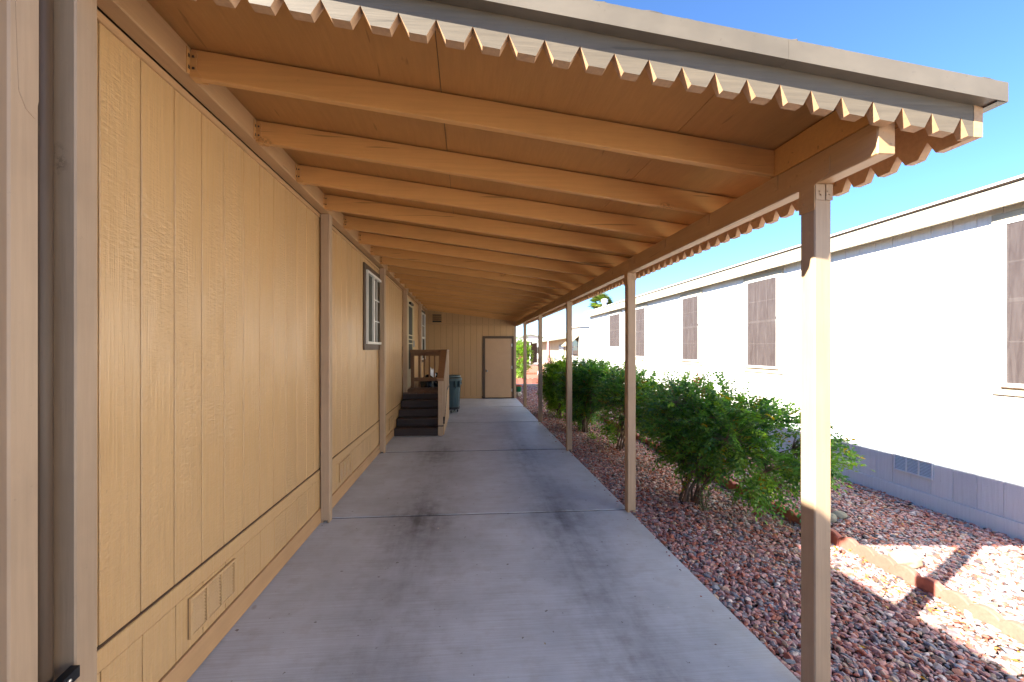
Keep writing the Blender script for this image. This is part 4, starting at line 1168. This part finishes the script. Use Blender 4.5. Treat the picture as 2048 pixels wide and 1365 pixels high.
# seedlings
def seedling(label, u, v, h, n_l, pal, seed, spread=0.10, leaf=(0.055, 0.011)):
    R = np.random.default_rng(seed)
    x_, y_ = on_ground(u, v, ZG)
    t = empty("seedling", (x_, y_, ZG), label, "plant", "small plants in the gravel")
    LP, LT, LN, LL, LW, LC = [], [], [], [], [], []
    for s_ in range(7):
        a = R.uniform(0, 6.28); top = np.array([x_ + spread * math.cos(a) * R.uniform(.3, 1), y_ + spread * math.sin(a) * R.uniform(.3, 1), ZG + h * R.uniform(.6, 1)])
        b0 = np.array([x_ + R.normal(0, .012), y_ + R.normal(0, .012), ZG - 0.01])
        mb = MB(); mb.tube([b0, (b0 + top) / 2 + np.array([0, 0, .02]), top], [0.004, 0.003, 0.0015], 5); mb.build("stem", M['bark'], t, fixn=False)
        for q in range(n_l):
            f = R.uniform(0.15, 1.0); p = b0 + (top - b0) * f
            d = unit(np.array([[R.normal(), R.normal(), R.uniform(0.1, 1.0)]]))[0]
            LP.append(p); LT.append(d); LN.append(unit(np.array([[R.normal(0, .4), R.normal(0, .4), 1.]]))[0]); LL.append(leaf[0] * R.uniform(.7, 1.3)); LW.append(leaf[1] * R.uniform(.8, 1.3)); LC.append(pal[R.integers(len(pal))] * R.uniform(.8, 1.2))
    c0 = np.array([x_, y_, ZG])
    link("foliage", leaf_mesh("foliage", np.array(LP) - c0, np.array(LT), np.array(LN), np.array(LL), np.array(LW), np.array(LC), M['leaf']), t, tuple(c0))
BG = np.array([[.10, .17, .075], [.085, .15, .06], [.12, .19, .09]])
seedling("upright oleander seedling with narrow grey-green leaves at the foot of the large shrub", 1408, 1026, 0.30, 14, BG, 31)
seedling("low sprawling seedling to the right of the oleander seedling", 1470, 1010, 0.16, 12, BG, 32, 0.16)
seedling("low bright green weed left of the second carport post", 1186, 880, 0.14, 14, LIME, 33, 0.16, (0.05, 0.018))
seedling("low bright green weed in front of the lime clipped shrub", 1122, 838, 0.10, 14, LIME, 34, 0.2, (0.05, 0.02))
seedling("green weed at the edging behind the second carport post", 1283, 862, 0.22, 12, LIME, 35, 0.14, (0.05, 0.018))
# fallen yellow leaves
N = 520
lx = np.concatenate([rng.normal(XG - 0.16, 0.10, N // 2), rng.uniform(X_SLAB + .05, 4.5, N // 2)]); ly = np.concatenate([rng.uniform(1.4, 3.6, N // 2), rng.uniform(1.5, 9.0, N // 2)])
LPp = np.stack([lx, ly, np.full(len(lx), ZG + 0.026) + rng.uniform(-.008, .012, len(lx))], 1)
LT_ = unit(np.stack([rng.normal(0, 1, len(lx)), rng.normal(0, 1, len(lx)), rng.normal(0, .15, len(lx))], 1))
LN_ = unit(np.stack([rng.normal(0, .25, len(lx)), rng.normal(0, .25, len(lx)), np.ones(len(lx))], 1))
LITC = np.array([[.50, .36, .05], [.42, .26, .06], [.24, .22, .05], [.30, .17, .07]])
me = leaf_mesh("leaf_litter", LPp, LT_, LN_, rng.uniform(.018, .042, len(lx)), rng.uniform(.008, .018, len(lx)), LITC[rng.integers(0, 4, len(lx))], M['leaf'])
tag(link("leaf_litter", me), "yellow fallen leaves scattered over the gravel along the edging", "leaves", None, "stuff")

N = 70
dx_ = rng.uniform(-1.3, 1.6, N); dy_ = rng.uniform(1.6, 12.0, N); dx_[:22] = rng.normal(1.58, 0.05, 22).clip(1.3, 1.65)
DP = np.stack([dx_, dy_, np.full(N, 0.004)], 1)
me = leaf_mesh("slab_debris", DP, unit(np.stack([rng.normal(0, 1, N), rng.normal(0, 1, N), np.full(N, .12)], 1)), unit(np.stack([rng.normal(0, .3, N), rng.normal(0, .3, N), np.ones(N)], 1)),
               rng.uniform(.008, .026, N), rng.uniform(.005, .011, N), np.array([[.16, .08, .04], [.08, .045, .03], [.30, .24, .10], [.5, .46, .4]])[rng.integers(0, 4, N)], M['leaf'])
tag(link("slab_debris", me), "dry leaf bits and grit scattered over the concrete slab", "debris", None, "stuff")

# ================================================================== BEYOND THE STORAGE ROOM
# low curb and scalloped brick border, then the red patio
tag(box("path_curb", 1.9, 4.6, 18.55, 18.75, -0.05, 0.045, M['curb'], None, 0.01), "pale concrete curb ending the gravel bed", "curb")
bb = empty("brick_border", (3.2, 19.5, -0.05), "low scalloped red brick border in front of the patio", "border")
for k in range(12):
    mb = MB()
    x0 = 2.25 + k * 0.235; pr = [(x0, -0.04)] + [(x0 + 0.23 * q / 6, 0.20 + 0.06 * math.sin(math.pi * q / 6)) for q in range(7)] + [(x0 + 0.23, -0.04)]
    mb.prism(pr, 'y', 19.6, 19.68); mb.build("border_block", M['edging'], bb)
tag(box("patio", 0.5, 9.0, 20.0, 40.0, -0.11, 0.03, M['patio'], None, 0.01), kind="structure", label="red tiled patio in sunshine beyond the gravel")
tag(box("patio_step", 1.7, 5.4, 26.0, 40.0, 0.031, 0.16, M['patio'], None, 0.01), kind="structure", label="raised red patio step farther back")
# green pot on a pale block
px_, py_ = 1.80, 14.15
sb = lump("stone_block", "pale rough stone block under the green pot at the storage room corner", "stone", (px_, py_, ZG), (0.115, 0.115, 0.11), M['stump'], 41, rough=0.2)
t = empty("flower_pot", (px_, py_, 0.165), "green plant pot with red rim standing on a pale stone block", "pot", local=True)
mb = MB(); mb.lathe([(0.085, 0.0), (0.095, 0.01), (0.115, 0.19), (0.118, 0.195), (0.105, 0.195), (0.08, 0.02)], (0, 0, 0), 20); o = mb.build("pot_body", M['greenpot'], t, origin=(0, 0, 0)); smooth_by_angle(o)
mb = MB(); mb.lathe([(0.119, 0.19), (0.124, 0.195), (0.124, 0.232), (0.119, 0.236), (0.10, 0.232), (0.099, 0.20)], (0, 0, 0), 20); o = mb.build("pot_rim", M['redrim'], t); smooth_by_angle(o)
# closed umbrella with table
ux, uy = on_y(1096.5, 25.5), 25.5
t = empty("patio_umbrella", (ux, uy, 0.03), "closed faded pink patio umbrella in front of the beige house", "umbrella", local=True)
mb = MB(); mb.tube([(0, 0, 0.0), (0, 0, 2.2)], [0.022, 0.022], 10); mb.build("pole", M['white'], t)
mb = MB(); k_ = 20; prof = [(0.03, 2.12), (0.075, 2.0), (0.085, 1.75), (0.10, 1.35), (0.13, 1.05), (0.20, 0.80), (0.24, 0.66), (0.20, 0.64)]
base = len(mb.v)
for (r_, z_) in prof:
    for j in range(k_):
        a = 2 * math.pi * j / k_; rr = r_ * (1 + 0.18 * math.cos(5 * a))
        mb.v.append((rr * math.cos(a), rr * math.sin(a), z_ + (0.03 * math.cos(5 * a) if z_ < 0.9 else 0)))
for i in range(len(prof) - 1):
    for j in range(k_):
        mb.f.append((i * k_ + j, i * k_ + (j + 1) % k_, (i + 1) * k_ + (j + 1) % k_, (i + 1) * k_ + j)); mb.m.append(0)
o = mb.build("canopy", M['pink'], t); 
for pl in o.data.polygons: pl.use_smooth = True
mb = MB(); mb.lathe([(0.03, 2.12), (0.055, 2.16), (0.04, 2.22), (0.005, 2.25)], (0, 0, 0), 12); mb.build("finial", M['white'], t)
t = empty("patio_table", (ux - 0.35, uy + 0.3, 0.03), "white round patio table below the pink umbrella", "table", local=True)
mb = MB(); mb.lathe([(0.5, 0.70), (0.52, 0.71), (0.52, 0.735), (0.5, 0.74)], (0, 0, 0), 24); mb.build("table_top", M['white'], t)
for a in (0.6, 2.2, 3.8, 5.4):
    mb = MB(); mb.tube([(0.15 * math.cos(a), .15 * math.sin(a), 0.70), (0.42 * math.cos(a), 0.42 * math.sin(a), 0.0)], [0.018, 0.018], 8); mb.build("leg", M['white'], t)
# beige house in the same row
A = Vector((5.60, 19.5, -0.05)); ang = -math.atan2(0.0703, 0.9975)
bh = empty("beige_house", tuple(A), "beige manufactured home with scalloped pale green awning and window air conditioner", "house", local=True, rz=ang)
wb = box("wall", 0.012, 6, 0, 18.5, 0, 2.62, M['beige'], bh, 0)
for k in range(46):
    a = k * 0.402
    box("siding_plank", 0.0, 0.0115, a + 0.008, a + 0.394, 0.0, 2.6, M['beige'], wb, 0.004)
mb = MB(); mb.prism([(-0.75, 2.40), (-0.75, 2.46), (0.1, 2.72), (6, 3.3), (6, 3.1), (0.1, 2.60)], 'y', -0.1, 18.6); mb.build("roof", M['palegreen'], bh)
mb = MB()
for k in range(74):
    a = -0.1 + k * 0.25
    mb.prism([(a, 2.40), (a + 0.25, 2.40), (a + 0.25, 2.30), (a + 0.19, 2.25), (a + 0.125, 2.235), (a + 0.06, 2.25), (a, 2.30)], 'x', -0.76, -0.752)
mb.build("scalloped_valance", M['palegreen'], bh)
t = empty("window", (0, 0, 0)); t.parent = bh; t.location = (0, 0, 0); WL[t.name] = Vector((0, 0, 0))
box("frame", -0.03, -0.001, 4.9, 6.9, 1.25, 2.02, M['brown'], t, 0.01); box("pane", -0.04, -0.031, 4.98, 6.82, 1.33, 1.94, M['solar'], t, 0)
for zz in (1.5, 1.63, 1.76): box("blind_slat", -0.045, -0.041, 4.98, 6.82, zz, zz + 0.05, M['white'], t, 0)
t = empty("air_conditioner", (0, 0, 0)); t.parent = bh; t.location = (0, 0, 0); WL[t.name] = Vector((0, 0, 0))
box("case", -0.45, -0.046, 5.2, 5.95, 0.98, 1.40, M['white'], t, 0.01); box("grille", -0.46, -0.451, 5.26, 5.89, 1.05, 1.34, M['solar'], t, 0)
mb = MB(); mb.prism([(-0.40, 0.979), (-0.002, 0.979), (-0.002, 0.55)], 'y', 5.5, 5.62); mb.build("bracket", M['brown'], t)
# its nearer wing with an awning over the window
wg = empty("cream_annex", (5.05, 17.75, -0.05), "cream annex with sloping window awning behind the white house corner", "annex", local=True)
box("wall", 0.0, 5.0, 0, 1.72, 0, 2.72, M['white'], wg, 0); box("roof", -0.12, 5.0, -0.05, 1.74, 2.721, 2.80, M['white'], wg)
t = empty("window", (0, 0, 0)); t.parent = wg; t.location = (0, 0, 0); WL[t.name] = Vector((0, 0, 0))
box("frame", -0.03, -0.001, 0.25, 1.2, 1.40, 2.25, M['brown'], t); box("pane", -0.036, -0.031, 0.33, 1.12, 1.48, 2.17, M['glass2'], t, 0); box("muntin", -0.042, -0.037, 0.33, 1.12, 1.80, 1.84, M['vinyl'], t, 0)
mb = MB(); mb.prism([(-0.002, 2.36), (-0.002, 2.33), (-0.55, 1.85), (-0.55, 1.89)], 'y', 0.15, 1.35); mb.build("awning", M['beige'], wg)
# gabled house far back and its patio cover
gy = 72.0
gx0, gx1, gxm = on_y(1028, gy), on_y(1094, gy), on_y(1061, gy)
gh = empty("gabled_house", (gxm, gy, -0.05), "pale house with a low green-edged gable far behind the patio", "house", local=True)
hw = (gx1 - gx0) / 2
mb = MB(); mb.prism([(-hw, 0), (hw, 0), (hw, 3.55), (0, 4.25), (-hw, 3.55)], 'y', 0.0, 12); mb.build("wall", M['white'], gh)
mb = MB(); mb.prism([(-hw - 0.4, 3.5), (0, 4.30), (hw + 0.4, 3.5), (hw + 0.4, 3.68), (0, 4.50), (-hw - 0.4, 3.68)], 'y', -0.4, 12.2); mb.build("roof", M['palegreen'], gh)
for dx in (-1.6, 0.3, 1.7):
    fo = box("window", dx - 0.55, dx + 0.55, -0.06, -0.001, 1.0, 2.1, M['brown'], gh); box("pane", dx - 0.47, dx + 0.47, -0.075, -0.061, 1.08, 2.02, M['glass2'], fo, 0)
cy = 40.5
cv = empty("patio_cover", (on_y(1063, cy), cy, 0), "white flat patio cover on slim posts beyond the red patio", "patio cover", local=True)
box("roof", -2.1, 1.2, 0, 4, 2.42, 2.72, M['white'], cv)
for dx in (-1.9, -0.2, 1.0): box("post", dx, dx + 0.12, 0.1, 0.22, 0.03, 2.419, M['white'], cv)
box("screen_wall", -2.1, 1.2, 3.6, 3.75, 0.03, 2.419, M['brown'], cv)
box("screen_panel", -0.9, -0.3, 3.4, 3.55, 0.03, 2.3, M['edging'], cv)

# palm behind the white house
pcx, pcy = on_y(1203, 42.0), 42.0
pz = z_at(607, 42.0 * C_YAW + pcx * S_YAW)
palm = empty("fan_palm", (pcx, pcy, -0.1), "fan palm crown showing over the white house roof", "palm", local=True)
mb = MB(); mb.tube([(0, 0, 0), (0.1, 0, pz * 0.5), (0, 0, pz)], [0.28, 0.2, 0.17], 10); mb.build("trunk", M['bark'], palm)
LP, LT, LN, LL, LW, LC = [], [], [], [], [], []
R = np.random.default_rng(55)
for k in range(58):
    el = R.uniform(-0.65, 1.35); az = R.uniform(0, 6.28)
    d = np.array([math.cos(el) * math.cos(az), math.cos(el) * math.sin(az), math.sin(el)])
    stem = np.array([0, 0, pz]) + d * R.uniform(0.35, 0.7)
    side = unit(np.cross(d, np.array([0.1, 0.05, 1.0]))[None])[0]
    c = np.array([[.13, .20, .035], [.09, .15, .03], [.20, .22, .06]])[R.integers(3)]
    for q in np.linspace(-1.15, 1.15, 15):
        t_ = d * math.cos(q) + side * math.sin(q)
        LP.append(stem); LT.append(unit((t_ + np.array([0, 0, -.12]))[None])[0]); LN.append(unit(np.cross(side, d)[None])[0]); LL.append(R.uniform(.75, 1.05)); LW.append(.07); LC.append(c * R.uniform(.8, 1.2))
link("crown", leaf_mesh("crown", np.array(LP), np.array(LT), np.array(LN), np.array(LL), np.array(LW), np.array(LC), M['leaf']), palm, (0, 0, 0))
